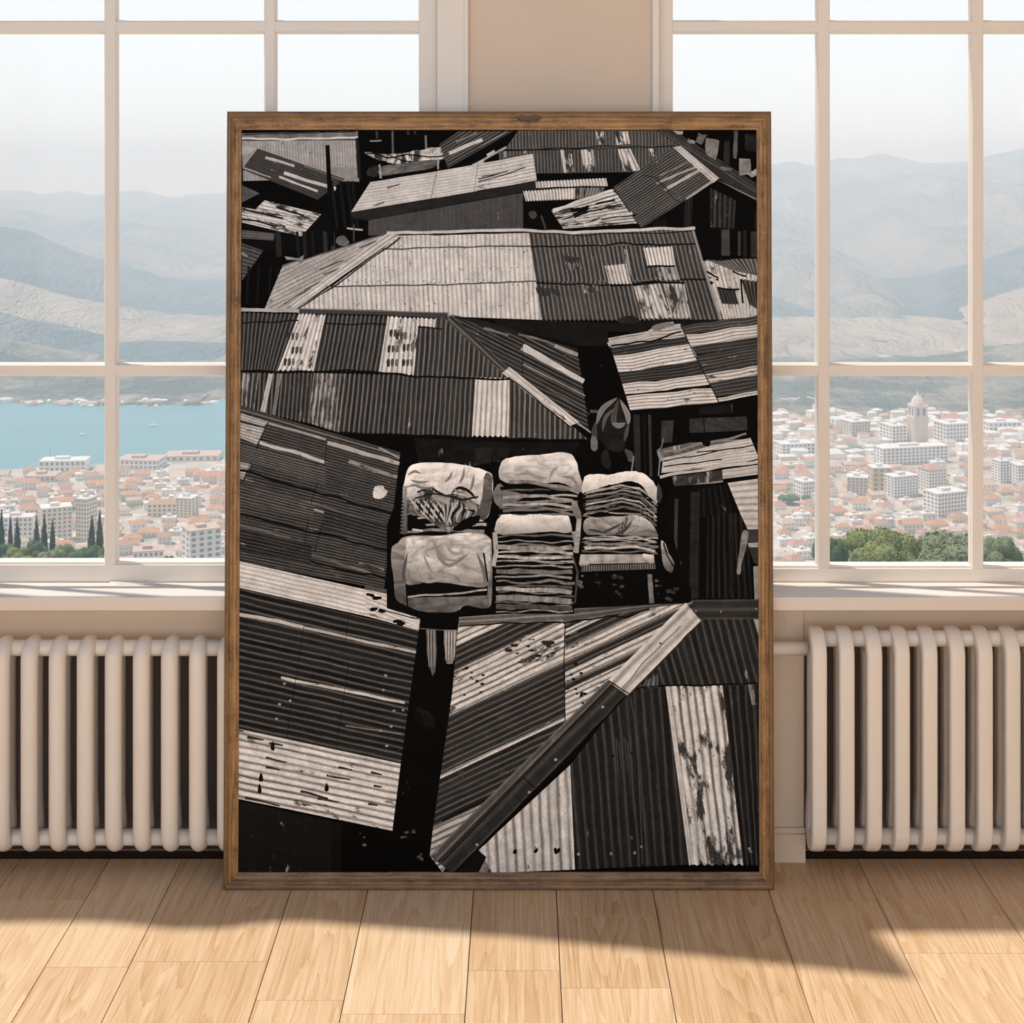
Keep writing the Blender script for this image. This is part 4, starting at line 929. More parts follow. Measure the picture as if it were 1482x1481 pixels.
def ridge(name, prof_, D, depth, zb, mat, amp, fs, nx=150, nd=60, seed_=0., back=.5, skew=0.0):
    """mountain range: skyline given as (column,row) pairs seen at distance D; slopes fall to level zb `depth` metres nearer"""
    pts_ = sorted(prof_)
    xa, xb = pts_[0][0], pts_[-1][0]
    def crest(px):
        for (x0, y0), (x1, y1) in zip(pts_, pts_[1:]):
            if x0 <= px <= x1:
                t = (px - x0) / (x1 - x0); t = t * t * (3 - 2 * t) * .5 + t * .5
                return y0 + (y1 - y0) * t
        return pts_[-1][1]
    bm = bmesh.new(); rows = []
    for j in range(nd + 1):
        t = j / nd * (1 + back); row = []
        for i in range(nx + 1):
            px = xa + (xb - xa) * i / nx
            zc = CH - (crest(px) - PY0) / F * D
            x = (px - PX0) / F * D; 
            y = D - depth * (1 - t) * (1 + .30 * noise.noise(Vector((x * fs * 1.4, seed_, 0))) + .12 * noise.noise(Vector((x * fs * 6, seed_, 2))))
            hh = max(zc - zb, 4)
            if t <= 1: e_ = t ** .85
            else: e_ = max(0, 1 - (t - 1) * 1.3)
            xs_ = x + skew * (1 - t) * depth
            rn = noise.ridged_multi_fractal(Vector((xs_ * fs, y * fs * .42, seed_)), .9, 2.1, 6, 1.0, 2.0) - 1.1
            env = math.sin(min(t, 1) * math.pi) ** .8 if t < 1 else .25 * (t - 1)
            z = zb + hh * e_ + 3.0 * amp * hh * rn * env + (hh * .012 * noise.noise(Vector((x * fs * 9, 0, seed_))) if t > .5 else 0)
            if t <= 1: z = min(z, zb + hh * (.1 + .9 * t) + hh * .10 * env)
            row.append(bm.verts.new((x, y - CD, max(z, zb - 3) if 0 < j < nd else zb - 8)))
        rows.append(row)
    for r0, r1 in zip(rows, rows[1:]):
        for i in range(nx): bm.faces.new((r0[i], r0[i+1], r1[i+1], r1[i]))
    o = link_bm(name, bm, mat, None, True); o['kind'] = 'structure'; return o
ridge('mountain_far_left', [(-500, 300), (-300, 285), (-100, 290), (0, 276), (30, 275), (60, 281), (100, 276), (135, 283), (200, 275), (250, 286), (285, 281), (330, 279), (420, 300), (560, 340), (760, 360), (900, 330)], 8000, 2200, -300, M_m1, .16, .0022, seed_=3)
ridge('mountain_left', [(-500, 250), (-250, 270), (-60, 290), (0, 300), (25, 303), (60, 308), (112, 321), (145, 315), (185, 320), (225, 326), (260, 325), (295, 337), (330, 350), (420, 390), (520, 450), (640, 520), (760, 560)], 5600, 1900, -300, M_m1, .20, .0026, seed_=9)
ridge('mountain_spur_left', [(-500, 200), (-200, 290), (-60, 320), (0, 328), (40, 333), (80, 352), (118, 368), (150, 386), (175, 412), (230, 440), (290, 466), (330, 482), (450, 540), (560, 580), (640, 592)], 3700, 900, -300, M_ms, .22, .004, seed_=17, skew=.7)
ridge('hill_left', [(-500, 300), (-200, 360), (-60, 385), (0, 402), (35, 410), (80, 428), (150, 452), (205, 475), (250, 498), (300, 520), (360, 545), (460, 575), (560, 590)], 2850, 600, -300, M_mt, .24, .006, seed_=23, skew=.8)
HSL = ridge('hill_shore_left', [(-500, 430), (-200, 455), (-40, 478), (0, 490), (50, 508), (90, 522), (150, 545), (215, 560), (240, 570), (262, 574), (290, 584), (340, 588), (420, 592), (520, 596)], 2250, 330, -300, M_m3, .26, .012, seed_=31, skew=.8)
ridge('hill_fold_left', [(-500, 380), (-200, 425), (-60, 445), (0, 452), (40, 462), (80, 478), (120, 497), (150, 512), (190, 532), (230, 548), (280, 566), (340, 580)], 2500, 380, -300, M_ms, .22, .010, seed_=71, skew=.8)
ridge('hill_headland_left', [(160, 594), (195, 588), (215, 578), (240, 572), (262, 577), (280, 588), (300, 594)], 1960, 60, -300, M_m3, .2, .03, 40, 20, seed_=37)
ridge('mountain_far_right', [(560, 300), (760, 290), (900, 262), (1000, 245), (1120, 238), (1145, 233), (1178, 240), (1216, 228), (1240, 230), (1275, 221), (1300, 228), (1335, 236), (1380, 235), (1400, 234), (1440, 223), (1482, 215), (1600, 200), (1800, 225), (2000, 240)], 7600, 4150, -300, M_m1, .07, .0024, seed_=41)
ridge('mountain_right', [(760, 590), (900, 560), (1000, 520), (1120, 470), (1168, 452), (1180, 454), (1230, 446), (1270, 434), (1310, 417), (1350, 408), (1395, 394), (1430, 378), (1455, 366), (1482, 357), (1600, 300), (1800, 230), (2000, 190)], 3500, 900, -300, M_ms, .26, .0042, seed_=47, skew=-.8)
ridge('mountain_spur_right', [(1000, 600), (1120, 570), (1200, 545), (1260, 528), (1310, 505), (1360, 480), (1400, 466), (1440, 440), (1482, 416), (1600, 360), (1800, 290), (2000, 250)], 2900, 560, -300, M_mt, .26, .0065, seed_=53, skew=-.9)
ridge('hill_right', [(900, 596), (1000, 590), (1120, 582), (1180, 575), (1215, 566), (1250, 572), (1300, 560), (1340, 548), (1400, 530), (1440, 516), (1482, 498), (1600, 460), (1800, 400), (2000, 370)], 2200, 380, -300, M_m3, .26, .012, seed_=59, skew=-.9)

# plain, sea, near slope
def ground_mat():
    t = NT('town_ground'); p = t.geo()
    v = t.n('TexVoronoi'); t.put(v.inputs['Vector'], t.map(p, scale=(.10, .10, .10))); v.inputs['Scale'].default_value = 1.0
    sep = t.n('SeparateColor'); t.put(sep.inputs[0], v.outputs['Color'])
    n1 = t.noise(p, .012, 5, .6); n2 = t.noise(p, .15, 4, .7)
    c = t.ramp(sep.outputs[0], [(.0, (.62, .55, .47)), (.35, (.50, .42, .35)), (.55, (.55, .33, .22)), (.75, (.70, .66, .60)), (1., (.42, .40, .36))])
    gq = t.math('MULTIPLY', t.math('SUBTRACT', n1, .54, clamp=True), 9.0, clamp=True)
    c = t.mix(gq, c, (.13, .19, .11, 1)); c = t.mix(t.math('MULTIPLY', n2, .5), c, (.55, .52, .48, 1))
    return t.set(c, .95, .05)
bm = bmesh.new()
g_y = [(1060, ZP), (1500, ZP)]
xl = lambda px, y: (px - PX0) / F * y
coast = [(-900, 690), (-300, 684), (0, 681), (60, 676), (110, 672), (165, 672), (200, 666), (240, 663), (330, 661), (430, 650), (540, 632), (640, 612), (720, 602)]
vs = []
for px, py in coast: D = dist(py); vs.append(bm.verts.new((xl(px, D), D - CD, ZP)))
far = [bm.verts.new((xl(760, 2500), 2500, ZP)), bm.verts.new((xl(2600, 2500), 2500, ZP)), bm.verts.new((xl(2600, 1060), 1060, ZP)), bm.verts.new((xl(-900, 1060), 1060, ZP))]
bm.faces.new(vs + far); bmesh.ops.triangulate(bm, faces=bm.faces)
o = link_bm('ground', bm, ground_mat()); o['kind'] = 'structure'
def sea_mat():
    t = NT('sea_water'); p = t.geo()
    n = t.noise(t.map(p, scale=(.02, .05, 1)), 1.0, 5, .6); n2 = t.noise(t.map(p, scale=(.002, .012, 1)), 1.0, 3, .5)
    c = t.mix(n2, (.12, .28, .33, 1), (.19, .37, .42, 1)); c = t.mix(t.math('MULTIPLY', n, .25), c, (.33, .50, .54, 1))
    t.bump(n, .25, 2.0)
    return t.set(c, .55, .25)
bm = bmesh.new(); q = [(-3200, 1100), (1500, 1100), (1500, 7200), (-3200, 7200)]
bm.faces.new([bm.verts.new((x, y, ZP - 2)) for x, y in q]); o = link_bm('sea', bm, sea_mat()); o['kind'] = 'structure'
M_slope = land_mat('near_slope', (.40, .34, .24), (.10, .15, .07), .05, .9)
bm = bmesh.new(); rows = []
for j in range(25):
    y = 120 + (1075 - 120) * j / 24; row = []
    for i in range(41):
        x = -900 + 1800 * i / 40
        z = CH - .2715 * (y + CD) - 14 + 3 * noise.noise(Vector((x * .01, y * .01, 0)))
        row.append(bm.verts.new((x, y, max(z, ZP + .3))))
    rows.append(row)
for r0, r1 in zip(rows, rows[1:]):
    for i in range(40): bm.faces.new((r0[i], r0[i+1], r1[i+1], r1[i]))
o = link_bm('hill_near_slope', bm, M_slope, None, True); o['kind'] = 'structure'
# shore strip across the bay
M_shore = NT('shore_sand').set((.66, .60, .54), .9)

# ---- buildings
def facade_mat(name, col, win=(.36, .34, .34), cell=(3.4, 3.1), amt=.7):
    """plaster with rows of small openings too far off to build"""
    t = NT(name); p = t.obj(); s = t.n('SeparateXYZ'); t.put(s.inputs[0], p)
    hx = t.math('FRACT', t.math('DIVIDE', t.math('ADD', s.outputs[0], t.math('MULTIPLY', s.outputs[1], 1.0)), cell[0])); hz = t.math('FRACT', t.math('DIVIDE', s.outputs[2], cell[1]))
    mx = t.math('MULTIPLY', t.math('GREATER_THAN', hx, .35), t.math('LESS_THAN', hx, .78)); mz = t.math('MULTIPLY', t.math('GREATER_THAN', hz, .3), t.math('LESS_THAN', hz, .8))
    nz = t.n('NewGeometry'); sn = t.n('SeparateXYZ'); t.put(sn.inputs[0], nz.outputs['Normal'])
    side = t.math('LESS_THAN', sn.outputs[2], .5)
    f = t.math('MULTIPLY', t.math('MULTIPLY', mx, mz), t.math('MULTIPLY', side, amt))
    return t.set(t.mix(f, (*col, 1), (*win, 1)), .85, .1)
FAC = [facade_mat('white_plaster', (.90, .87, .84)), facade_mat('cream_plaster', (.90, .83, .72)), facade_mat('pink_plaster', (.84, .72, .65)), facade_mat('ochre_plaster', (.84, .68, .50)), facade_mat('grey_render', (.74, .72, .70))]
def plain_mat(name, col, v=.15, s=.2):
    t = NT(name); n = t.noise(t.obj(), s, 4); return t.set(t.mix(n, (*[c * (1 - v) for c in col], 1), (*[min(1, c * (1 + v)) for c in col], 1)), .85, .1)
WALLP = plain_mat('render_coat', (.90, .87, .84), .06); WALLC = plain_mat('warm_render_coat', (.88, .77, .62), .08); WALLG = plain_mat('pale_stone', (.76, .65, .58), .1)
ROOFS = [plain_mat('terracotta_tiles', (.54, .31, .23), .25), plain_mat('faded_tiles', (.62, .47, .40), .2), plain_mat('orange_tiles', (.60, .33, .21), .2), plain_mat('flat_roof_felt', (.78, .74, .71), .1), plain_mat('slate_roof', (.36, .36, .38), .1)]
M_wdark = NT('far_window_glass').set((.27, .27, .29), .3, .5)
def hip(bm, w, d, z, h, ov=.6, gable=False, mi=0):
    a, b = w / 2 + ov, d / 2 + ov
    base = [bm.verts.new(v) for v in ((-a, -b, z), (a, -b, z), (a, b, z), (-a, b, z))]
    if w >= d: r = a - (0 if gable else b * .8); tp = [bm.verts.new((-r, 0, z + h)), bm.verts.new((r, 0, z + h))]
    else: r = b - (0 if gable else a * .8); tp = [bm.verts.new((0, -r, z + h)), bm.verts.new((0, r, z + h))]
    bm.faces.new(base)
    if w >= d:
        fs = [(base[0], base[1], tp[1], tp[0]), (base[2], base[3], tp[0], tp[1]), (base[3], base[0], tp[0]), (base[1], base[2], tp[1])]
    else:
        fs = [(base[1], base[2], tp[1], tp[0]), (base[3], base[0], tp[0], tp[1]), (base[0], base[1], tp[0]), (base[2], base[3], tp[1])]
    for f in fs: q = bm.faces.new(f); q.material_index = mi
def house_mesh(w, d, h, rh, fi, ri, gable):
    bm = bmesh.new(); bx(bm, -w/2, w/2, -d/2, d/2, 0, h)
    if rh > 0: hip(bm, w, d, h, rh, .6, gable, 1)
    else: bx(bm, -w/2 + .4, w/2 - .4, -d/2 + .4, d/2 - .4, h, h + .25, mi=1); bx(bm, -w * .15, w * .12, -d * .1, d * .2, h + .25, h + 2.4)
    bx(bm, w * .2, w * .2 + 1.1, -.6, .5, h, h + max(rh, .6) + 1.0)
    me = bpy.data.meshes.new('house'); bmesh.ops.recalc_face_normals(bm, faces=bm.faces); bm.to_mesh(me); bm.free()
    me.materials.append(FAC[fi]); me.materials.append(ROOFS[ri]); return me
HM = []
for k_ in range(20):
    w, d, h = random.uniform(11, 17), random.uniform(8.5, 11), random.uniform(3.5, 7.5)
    flat = k_ % 4 == 3
    HM.append(house_mesh(w, d, h, 0 if flat else random.uniform(2.0, 3.2), k_ % 5, 3 if flat else k_ % 3, k_ % 4 == 1))
placed = []
def free(x, y, r):
    for a, b, c in placed:
        if (a-x)**2 + (b-y)**2 < (c + r)**2: return False
    return True
LBL = {'L': 'small tiled house in the town by the bay, beyond the left window', 'R': 'small tiled house in the town under the mountain, beyond the right window'}
GRP = {'L': 'town houses beyond the left window', 'R': 'town houses beyond the right window'}

# landmark blocks first: (left col, right col, base row, top row, depth m, turn deg, wall, roof kind, windows nx,nz, label)
def block(px0, px1, pyb, pyt, dep, rz, wall, roofk, nx_, nz_, label, cat='building', name='apartment_block', rooms=True):
    D = dist(pyb); w = (px1 - px0) / F * D; h = (pyb - pyt) / F * D
    rzr = R(rz); wf = max(6, (w - abs(math.sin(rzr)) * dep) / math.cos(rzr))
    cx = xl((px0 + px1) / 2, D + dep / 2); cy = D + dep / 2 - CD
    root = empty(name, (cx, cy, ZP), rzr); tag(root, label, cat)
    bm = bmesh.new(); bx(bm, -wf/2, wf/2, -dep/2, dep/2, 0, h); link_bm('wall', bm, wall, root)
    bm = bmesh.new()
    if roofk == 'hip': hip(bm, wf, dep, h, min(wf, dep) * .22, .8); rm = ROOFS[0]
    else:
        bx(bm, -wf/2 - .4, wf/2 + .4, -dep/2 - .4, dep/2 + .4, h, h + .7); bx(bm, -wf * .2, wf * .1, -dep * .2, dep * .2, h + .7, h + 3.2)
        rm = ROOFS[3] if roofk == 'flat' else ROOFS[1]
    link_bm('roof', bm, rm, root)
    def openings(n_, span, fn):
        cw = span / n_; chh = h / nz_; first = None
        for a in range(n_):
            for b in range(nz_):
                p = fn(-span/2 + cw * (a + .5), chh * (b + .55))
                if first is None:
                    bm = bmesh.new(); bx(bm, -cw*.27, cw*.27, -.12, .12, -chh*.28, chh*.28); first = link_bm('window', bm, M_wdark, root); c = first
                else: c = first.copy(); COL.objects.link(c); c.parent = root
                c.location = p[0]; c.rotation_euler = (0, 0, p[1])
    openings(nx_, wf, lambda s, z: ((s, -dep/2, z), 0))
    ns = max(2, int(nx_ * dep / wf * .8)); sgn = 1 if rz > 0 else -1
    if rz > 0: openings(ns, dep, lambda s, z: ((-wf/2, s, z), R(90)))
    else: openings(ns, dep, lambda s, z: ((wf/2, s, z), R(90)))
    for f_ in (-.33, 0, .33): placed.append((cx + f_ * wf * math.cos(rzr), cy + f_ * wf * math.sin(rzr), max(wf * .3, dep * .62)))
    return root
block(56, 106, 786, 736, 16, 24, WALLC, 'flat', 6, 8, 'cream apartment block behind the cypresses, its windows in six columns')
block(112, 138, 784, 723, 14, -20, WALLC, 'flat', 4, 10, 'tall narrow beige tower block behind the cypresses, next to the white glazing bar')
block(0, 50, 784, 750, 14, 8, WALLP, 'flat', 7, 5, 'low white block behind the row of cypresses at the far left')
block(36, 58, 762, 738, 12, 12, FAC[2], 'hip', 3, 3, 'small pink block with a tiled roof left of the cream apartment block')
block(262, 322, 818, 768, 20, 30, WALLP, 'red', 4, 6, 'white corner apartment block with a terracotta roof terrace, beside the picture frame')
block(256, 286, 750, 722, 14, -14, WALLC, 'flat', 4, 7, 'ochre slab block with a dark glazed face in the town by the bay')
block(190, 240, 817, 799, 18, 14, WALLP, 'red', 6, 2, 'low wide white building with a round-looking terracotta roof at the bottom of the left window')
block(214, 258, 748, 730, 14, 6, WALLC, 'hip', 6, 3, 'long pink house with a red hipped roof in the town by the bay')
block(60, 128, 684, 668, 22, 4, WALLP, 'flat', 9, 2, 'white harbour hall with a box on its roof, at the water edge')
block(172, 238, 680, 667, 30, -6, WALLP, 'red', 9, 2, 'long white quayside warehouse with an orange roof')
block(240, 320, 668, 661, 30, 4, WALLC, 'red', 8, 1, 'long low quayside shed with a tiled roof along the far end of the harbour')
block(40, 85, 698, 690, 24, 3, WALLG, 'slate', 6, 1, 'long grey roofed shed behind the harbour hall')
block(1276, 1309, 641, 617, 26, 18, WALLP, 'flat', 4, 5, 'white block at the left foot of the bell tower')
block(1354, 1400, 641, 614, 26, 16, WALLP, 'flat', 7, 5, 'white block at the right foot of the bell tower')
block(1264, 1372, 672, 648, 20, 14, WALLP, 'flat', 16, 5, 'very long white slab block in front of the bell tower')
block(1218, 1258, 632, 611, 24, 20, WALLG, 'flat', 6, 5, 'pale block standing alone below the mountain, left of the bell tower')
block(1280, 1328, 720, 690, 16, 22, WALLP, 'flat', 8, 7, 'grey and white housing block with close rows of windows, in front of the yellow block')
block(1330, 1367, 712, 680, 18, 20, WALLP, 'hip', 6, 7, 'white block with a dark red hipped roof, right in the middle of the town')
block(1224, 1258, 718, 692, 16, -14, WALLG, 'flat', 5, 6, 'mauve grey block of flats left of the yellow block')
block(1258, 1288, 712, 678, 16, 4, plain_mat('yellow_render', (.78, .60, .34)), 'flat', 3, 5, 'yellow block with few windows in the middle of the town')
block(1337, 1398, 748, 714, 20, 24, WALLP, 'flat', 9, 6, 'white L shaped block with a bright left end, standing on the white terraces')
block(1150, 1180, 722, 698, 16, 22, WALLP, 'flat', 5, 4, 'small white block by the trees, beside the right edge of the picture frame')
block(1438, 1458, 700, 668, 14, 16, WALLP, 'flat', 3, 8, 'tall white tower block beyond the right-hand glazing bar')
block(1464, 1506, 704, 674, 16, 10, WALLP, 'flat', 8, 7, 'broad white tower block at the right edge, next to the tall narrow one')
block(1380, 1400, 620, 613, 20, 10, WALLP, 'flat', 3, 2, 'tiny far white block below the wooded hill, right of the bell tower')
block(1422, 1475, 624, 612, 22, 8, WALLP, 'flat', 7, 2, 'far long white block below the wooded hill at the right edge')
block(1122, 1178, 658, 643, 22, 12, WALLP, 'flat', 8, 3, 'far white hall in the haze next to the picture frame')

# bell tower
def bell_tower():
    D = dist(642); x = xl(1331, D); root = empty('bell_tower', (x, D - CD + 8, ZP), R(12)); tag(root, 'tall stone bell tower with a domed top and spire, in the middle of the town', 'tower')
    u = D / F; w = 23 * u / 2 * .92
    st = WALLG
    bm = bmesh.new(); bx(bm, -w, w, -w, w, 0, 38*u)
    for s in (-.86, -.3, .3, .86):
        for sx_, sy_ in ((1, 0), (0, 1)):
            for e_ in (-1, 1):
                cxx, cyy = (s*w, e_*w) if sx_ else (e_*w, s*w); bx(bm, cxx-.7, cxx+.7, cyy-.7, cyy+.7, 0, 36*u)
    link_bm('shaft', bm, st, root)
    bm = bmesh.new(); bx(bm, -w*1.08, w*1.08, -w*1.08, w*1.08, 36*u, 38*u); bx(bm, -w*.98, w*.98, -w*.98, w*.98, 38*u, 53*u); bx(bm, -w*1.08, w*1.08, -w*1.08, w*1.08, 53*u, 54.5*u); link_bm('belfry', bm, st, root)
    for s in (-.42, .42):
        for e_, rz in (((s*w, -w*.99), 0), ((-w*.99, s*w), 90)):
            bm = bmesh.new(); bx(bm, -w*.2, w*.2, -.25, .25, 40*u, 49*u); cyl(bm, (0, -.25, 49*u), (0, .25, 49*u), w*.2, seg=12)
            o = link_bm('belfry_opening', bm, M_wdark, root); o.location = (e_[0], e_[1], 0); o.rotation_euler = (0, 0, R(rz))
    bm = bmesh.new(); prev = None
    for z, r in ((54.5, .92), (58, .90), (58.3, .84), (62, .74), (65, .56), (67, .40), (67.2, .25), (69.5, .22), (69.8, .14), (76, .015)):
        ring = [bm.verts.new((r*w*math.cos(2*math.pi*(k_+.5)/8)*1.08, r*w*math.sin(2*math.pi*(k_+.5)/8)*1.08, z*u)) for k_ in range(8)]
        if prev:
            for k_ in range(8): bm.faces.new((prev[k_], prev[(k_+1) % 8], ring[(k_+1) % 8], ring[k_]))
        else: bm.faces.new(ring)
        prev = ring
    bm.faces.new(prev); link_bm('dome', bm, st, root)
    for k_ in range(4):
        a = R(45 + 90*k_); bm = bmesh.new(); cyl(bm, (w*1.2*math.cos(a), w*1.2*math.sin(a), 54*u), (w*1.2*math.cos(a), w*1.2*math.sin(a), 58*u), 1.3, .2, 6); link_bm('pinnacle', bm, st, root)
    placed.append((x, D + 4, 16))
bell_tower()

def scatter(side, n_, pxr, pyr, minr):
    c_ = 0; tries = 0
    while c_ < n_ and tries < 9000:
        tries += 1
        px = random.uniform(*pxr); t = random.random(); py = pyr[0] + (pyr[1] - pyr[0]) * t ** .85
        D = dist(py); x = xl(px, D); y = D - CD
        if not free(x, y, minr): continue
        placed.append((x, y, minr)); o = bpy.data.objects.new('town_house', random.choice(HM)); COL.objects.link(o)
        o.location = (x, y, ZP); o.rotation_euler = (0, 0, R(random.choice((14, 20, 8, 17)) + random.uniform(-4, 4))); s = random.uniform(.8, 1.15); o.scale = (s, s, s)
        tag(o, LBL[side], 'house', GRP[side]); c_ += 1

# ---- trees
def leaf_mat(name, a, b):
    t = NT(name); n = t.noise(t.geo(), .25, 3); n2 = t.noise(t.geo(), 2.0, 2)
    return t.set(t.mix(t.math('MULTIPLY_ADD', n2, .5, t.math('MULTIPLY', n, .5)), (*a, 1), (*b, 1)), .8, .15)
M_leaf = leaf_mat('broad_leaves', (.12, .15, .045), (.33, .35, .14)); M_leaf2 = leaf_mat('dark_leaves', (.05, .10, .05), (.14, .20, .09)); M_cyp = leaf_mat('cypress_leaves', (.015, .04, .03), (.05, .09, .06)); M_leaf3 = leaf_mat('olive_leaves', (.13, .16, .08), (.30, .32, .18))
M_trunk = NT('bark').set((.22, .16, .11), .9)
def crown_mesh(lobes, nleaf, size, rng, mat, name='crown'):
    bm = bmesh.new()
    for (cx, cy, cz, rx, rz_) in lobes:
        m = nleaf // len(lobes)
        res = bmesh.ops.create_icosphere(bm, subdivisions=2, radius=1)
        for v in res['verts']:
            v.co = Vector((cx + v.co.x * rx * .86, cy + v.co.y * rx * .86, cz + v.co.z * rz_ * .86))
        for _ in range(m):
            t = rng.uniform(0, 2*math.pi); z = rng.uniform(-.7, 1); r = math.sqrt(max(0, 1 - z*z))
            q = .84 + .2 * rng.random()
            c = Vector((cx + rx*q*r*math.cos(t), cy + rx*q*r*math.sin(t), cz + rz_*q*z))
            n = Vector((r*math.cos(t), r*math.sin(t), z)) + Vector((rng.uniform(-.8, .8), rng.uniform(-.8, .8), rng.uniform(-.4, .8))); n.normalize()
            a = n.orthogonal().normalized(); b = n.cross(a); s = size * rng.uniform(.6, 1.3)
            bm.faces.new([bm.verts.new(c + a*s), bm.verts.new(c + b*s*.8), bm.verts.new(c - a*s), bm.verts.new(c - b*s*.8)])
    return link_bm(name, bm, mat)
def tree(px, pyc, wpx, hpx, D, mat, label, group=None, lob=9, nleaf=2600, seed_=1, name='round_tree'):
    """round crown centred on (px,pyc), wpx wide, hpx high at distance D"""
    rng = random.Random(seed_); u = D / F; x = xl(px, D); zc = CH - (pyc - PY0) * u
    w, h = wpx * u, hpx * u
    zg = zc - h * .5 - h * .35
    root = empty(name, (x, D - CD, zg)); tag(root, label, 'tree', group); placed.append((x, D - CD, w * .5))
    lobes = [(0, 0, zc - zg, w*.30, h*.36)]
    for i in range(lob):
        t = 2*math.pi*i/lob + rng.uniform(-.2, .2); rr = w * rng.uniform(.22, .32)
        lobes.append((rr*math.cos(t), rr*math.sin(t) * .8, zc - zg + h * rng.uniform(-.18, .16), w * rng.uniform(.17, .23), h * rng.uniform(.24, .32)))
    for i in range(4): lobes.append((w * rng.uniform(-.2, .2), w * rng.uniform(-.2, .1), zc - zg + h * rng.uniform(.14, .22), w * .17, h * .24))
    c = crown_mesh(lobes, nleaf, w * .016, rng, mat); c.parent = root
    bm = bmesh.new(); cyl(bm, (0, 0, -1), (0, 0, zc - zg), w * .035, w * .02, 8)
    for i in range(5):
        t = 1.3 * i; cyl(bm, (0, 0, (zc - zg) * .4), (w*.22*math.cos(t), w*.2*math.sin(t), zc - zg), w*.016, w*.008, 6)
    link_bm('trunk', bm, M_trunk, root)
tree(1274, 799, 118, 76, 420, M_leaf, 'big bright green round tree at the bottom of the right window, left of the twin', seed_=1, nleaf=5000)
tree(1376, 808, 156, 84, 460, M_leaf3, 'broad olive green tree behind the right-hand glazing bar, at the bottom of the right window', seed_=2, nleaf=5000)
tree(1446, 806, 76, 66, 420, M_leaf3, 'dull green tree at the right end of the row below the town', seed_=3, nleaf=3000)
tree(1204, 803, 62, 66, 450, M_leaf2, 'dark grey green tree at the left end of the row below the town', seed_=4, nleaf=3000)
tree(1338, 822, 64, 34, 380, M_leaf3, 'low grey olive bush in front of the broad olive green tree', seed_=5, nleaf=2000)
tree(1142, 722, 36, 16, dist(730), M_leaf2, 'wide dark tree clump in the town beside the picture frame', seed_=6, nleaf=800)
tree(1168, 722, 20, 13, dist(728), M_leaf2, 'small dark tree right of the wide clump, in front of a white block', seed_=7, nleaf=500)
tree(244, 812, 22, 20, 700, M_leaf2, 'small green tree by the low wide building at the bottom of the left window', seed_=8, nleaf=600)
GT = 'round trees at the foot of the left window'
for i, (px, py, w, h, D_) in enumerate([(2, 803, 44, 42, 568), (50, 801, 46, 44, 566), (98, 803, 48, 42, 562), (142, 804, 40, 40, 566), (26, 808, 46, 36, 520), (74, 809, 48, 36, 516), (122, 810, 46, 36, 522), (151, 816, 26, 34, 470), (-26, 806, 44, 40, 530)]):
    tree(px, py, w, h, D_, (M_leaf2, M_leaf, M_leaf3)[i % 3] if i != 1 else M_leaf2, 'bushy round tree in the dense row below the cypresses in the left window', GT, 7, 1400, 20 + i)
def cypress(px, pyt, pyb, wpx, D, s_):
    rng = random.Random(s_); u = D / F; x = xl(px, D); zt = CH - (pyt - PY0) * u; zb = CH - (pyb + 14 - PY0) * u; h = zt - zb; w = wpx * u
    root = empty('cypress', (x, D - CD, zb)); tag(root, 'slim dark pointed cypress in the row in front of the apartment blocks', 'tree', 'cypresses beyond the left window')
    lobes = [(rng.uniform(-.04, .04) * w, 0, h * (.12 + .8 * i / 7), w * .5 * (1 - (i / 7.6) ** 1.6) + .05, h * .13) for i in range(8)]
    c = crown_mesh(lobes, 700, w * .06, rng, M_cyp); c.parent = root
    bm = bmesh.new(); cyl(bm, (0, 0, -1), (0, 0, h * .3), w * .06, seg=6); link_bm('trunk', bm, M_trunk, root)
for i, (px, t, b, w) in enumerate([(2, 739, 784, 12), (15, 748, 786, 9), (25, 751, 788, 12), (53, 748, 784, 11), (64, 746, 786, 12), (76, 752, 786, 10), (133, 748, 784, 13), (144, 740, 786, 13), (-14, 742, 786, 12)]):
    cypress(px, t, b, w, 606 + (i % 2) * 14, 60 + i)

random.seed(14)
scatter('L', 136, (-6, 326), (686, 830), 9.3)
scatter('R', 160, (1126, 1488), (674, 832), 9.2)
# beyond the 300 nearest: the far quarters, too many and too small to tell apart
def far_town(name, lab, n_, pxr, pyr, tree_=None, zoff=0.0, s_=1.0):
    rng = random.Random(99); bms = bmesh.new()
    for _ in range(n_):
        px = rng.uniform(*pxr); py = rng.uniform(*pyr); D = dist(py); x = xl(px, D); y = D - CD; z = ZP
        if tree_:
            hit = tree_.ray_cast(Vector((CH * 0 + 0, -CD, CH)), (Vector((x, y, ZP)) - Vector((0, -CD, CH))).normalized())
            if hit[0] is None: continue
            x, y, z = hit[0].x, hit[0].y, hit[0].z - 1
        elif not free(x, y, 6): continue
        if not tree_: placed.append((x, y, 7))
        w, d, h = rng.uniform(8, 20) * s_, rng.uniform(7, 12) * s_, rng.uniform(3, 8) * s_
        v0 = len(bms.verts); mi = rng.choice((0, 0, 1, 2)); ri = 3 + rng.choice((0, 1, 2, 2))
        bx(bms, -w/2, w/2, -d/2, d/2, 0, h, mi=mi); hip(bms, w, d, h, 2.2 * s_, .5, False, ri)
        bms.verts.ensure_lookup_table(); a = R(rng.uniform(-10, 35)); ca, sa_ = math.cos(a), math.sin(a)
        for v in bms.verts[v0:]: v.co = Vector((x + v.co.x * ca - v.co.y * sa_, y + v.co.x * sa_ + v.co.y * ca, z + v.co.z))
    o = link_bm(name, bms, [WALLP, WALLC, WALLG, ROOFS[0], ROOFS[1], ROOFS[3]]); tag(o, lab, 'houses', None, 'stuff')
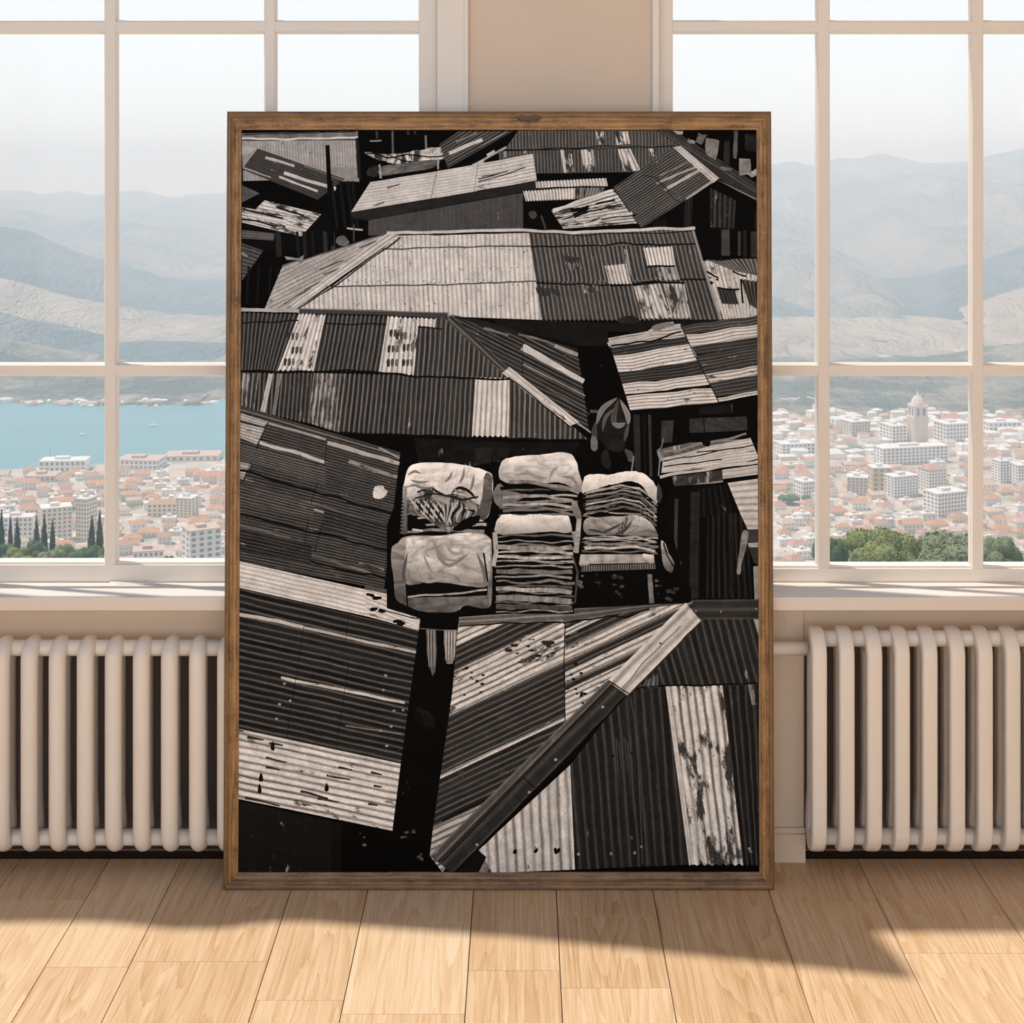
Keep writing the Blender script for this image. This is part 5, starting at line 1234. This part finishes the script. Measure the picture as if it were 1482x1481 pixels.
far_town('distant_houses', 'mass of tiny far houses at the back of the town, at the foot of the mountain', 500, (1100, 1520), (600, 668))
from mathutils.bvhtree import BVHTree
def bvh(o): return BVHTree.FromPolygons([v.co for v in o.data.vertices], [p.vertices for p in o.data.polygons])
far_town('shore_houses', 'scattered specks of houses on the far shore of the bay', 130, (-20, 330), (583, 597), bvh(HSL), 0, .9)

# ---- on the water
M_boat = NT('white_hull').set((.85, .85, .84), .5)
def boat(px, py, L, lab):
    D = dist(py, ZP - 2); x = xl(px, D)
    root = empty('sailing_boat', (x, D - CD, ZP - 2)); tag(root, lab, 'boat')
    bm = bmesh.new(); pr = None
    for k_, (xx, ww) in enumerate(((-L/2, .12), (-L/4, .2), (0, .22), (L/4, .16), (L/2, .01))):
        r_ = [bm.verts.new(v) for v in ((xx, -L*ww, L*.16), (xx, -L*ww*.5, 0), (xx, L*ww*.5, 0), (xx, L*ww, L*.16))]
        if pr:
            for a in range(3): bm.faces.new((pr[a], pr[a+1], r_[a+1], r_[a]))
            bm.faces.new((pr[3], pr[0], r_[0], r_[3]))
        pr = r_
    bx(bm, -L*.2, L*.1, -L*.08, L*.08, L*.16, L*.3); link_bm('hull', bm, M_boat, root)
    bm = bmesh.new(); cyl(bm, (0, 0, L*.1), (0, 0, L*1.0), L*.015, seg=6); link_bm('mast', bm, M_boat, root)
boat(120, 630, 9, 'tiny white boat nearer the middle of the bay, left of the glazing bar'); boat(223, 617, 10, 'tiny white boat on the far side of the bay, right of the glazing bar')
for px, t, b, lab in ((72, 649, 676, 'thin dark mast standing by the harbour hall roof'), (268, 645, 664, 'thin pale mast rising at the quayside sheds')):
    q_ = -4 if px < 100 else 8; D = dist(b + q_); bm = bmesh.new(); cyl(bm, (0, 0, 0), (0, 0, (b + q_ - t) * D / F), .45, .25, 8)
    o = link_bm('harbour_mast', bm, ROOFS[4] if px < 100 else FAC[4], None, loc=(xl(px, D), D - CD, ZP)); tag(o, lab, 'mast')

HAZE = 0.00030
# ---- haze over the bay and the plain: air that scatters the sunlight
t = NT('haze'); t.t.nodes.remove(t.bsdf)
vs_ = t.n('VolumeScatter'); vs_.inputs['Color'].default_value = (.74, .89, 1.0, 1); vs_.inputs['Density'].default_value = HAZE; vs_.inputs['Anisotropy'].default_value = 0.0
t.t.links.new(vs_.outputs[0], t.out.inputs['Volume'])
bm = bmesh.new(); bx(bm, -6000, 6000, 150, 8200, ZP - 12, 140)
o = link_bm('haze', bm, t.m); o['kind'] = 'stuff'; tag(o, 'pale blue haze hanging over the bay and the town', 'haze')
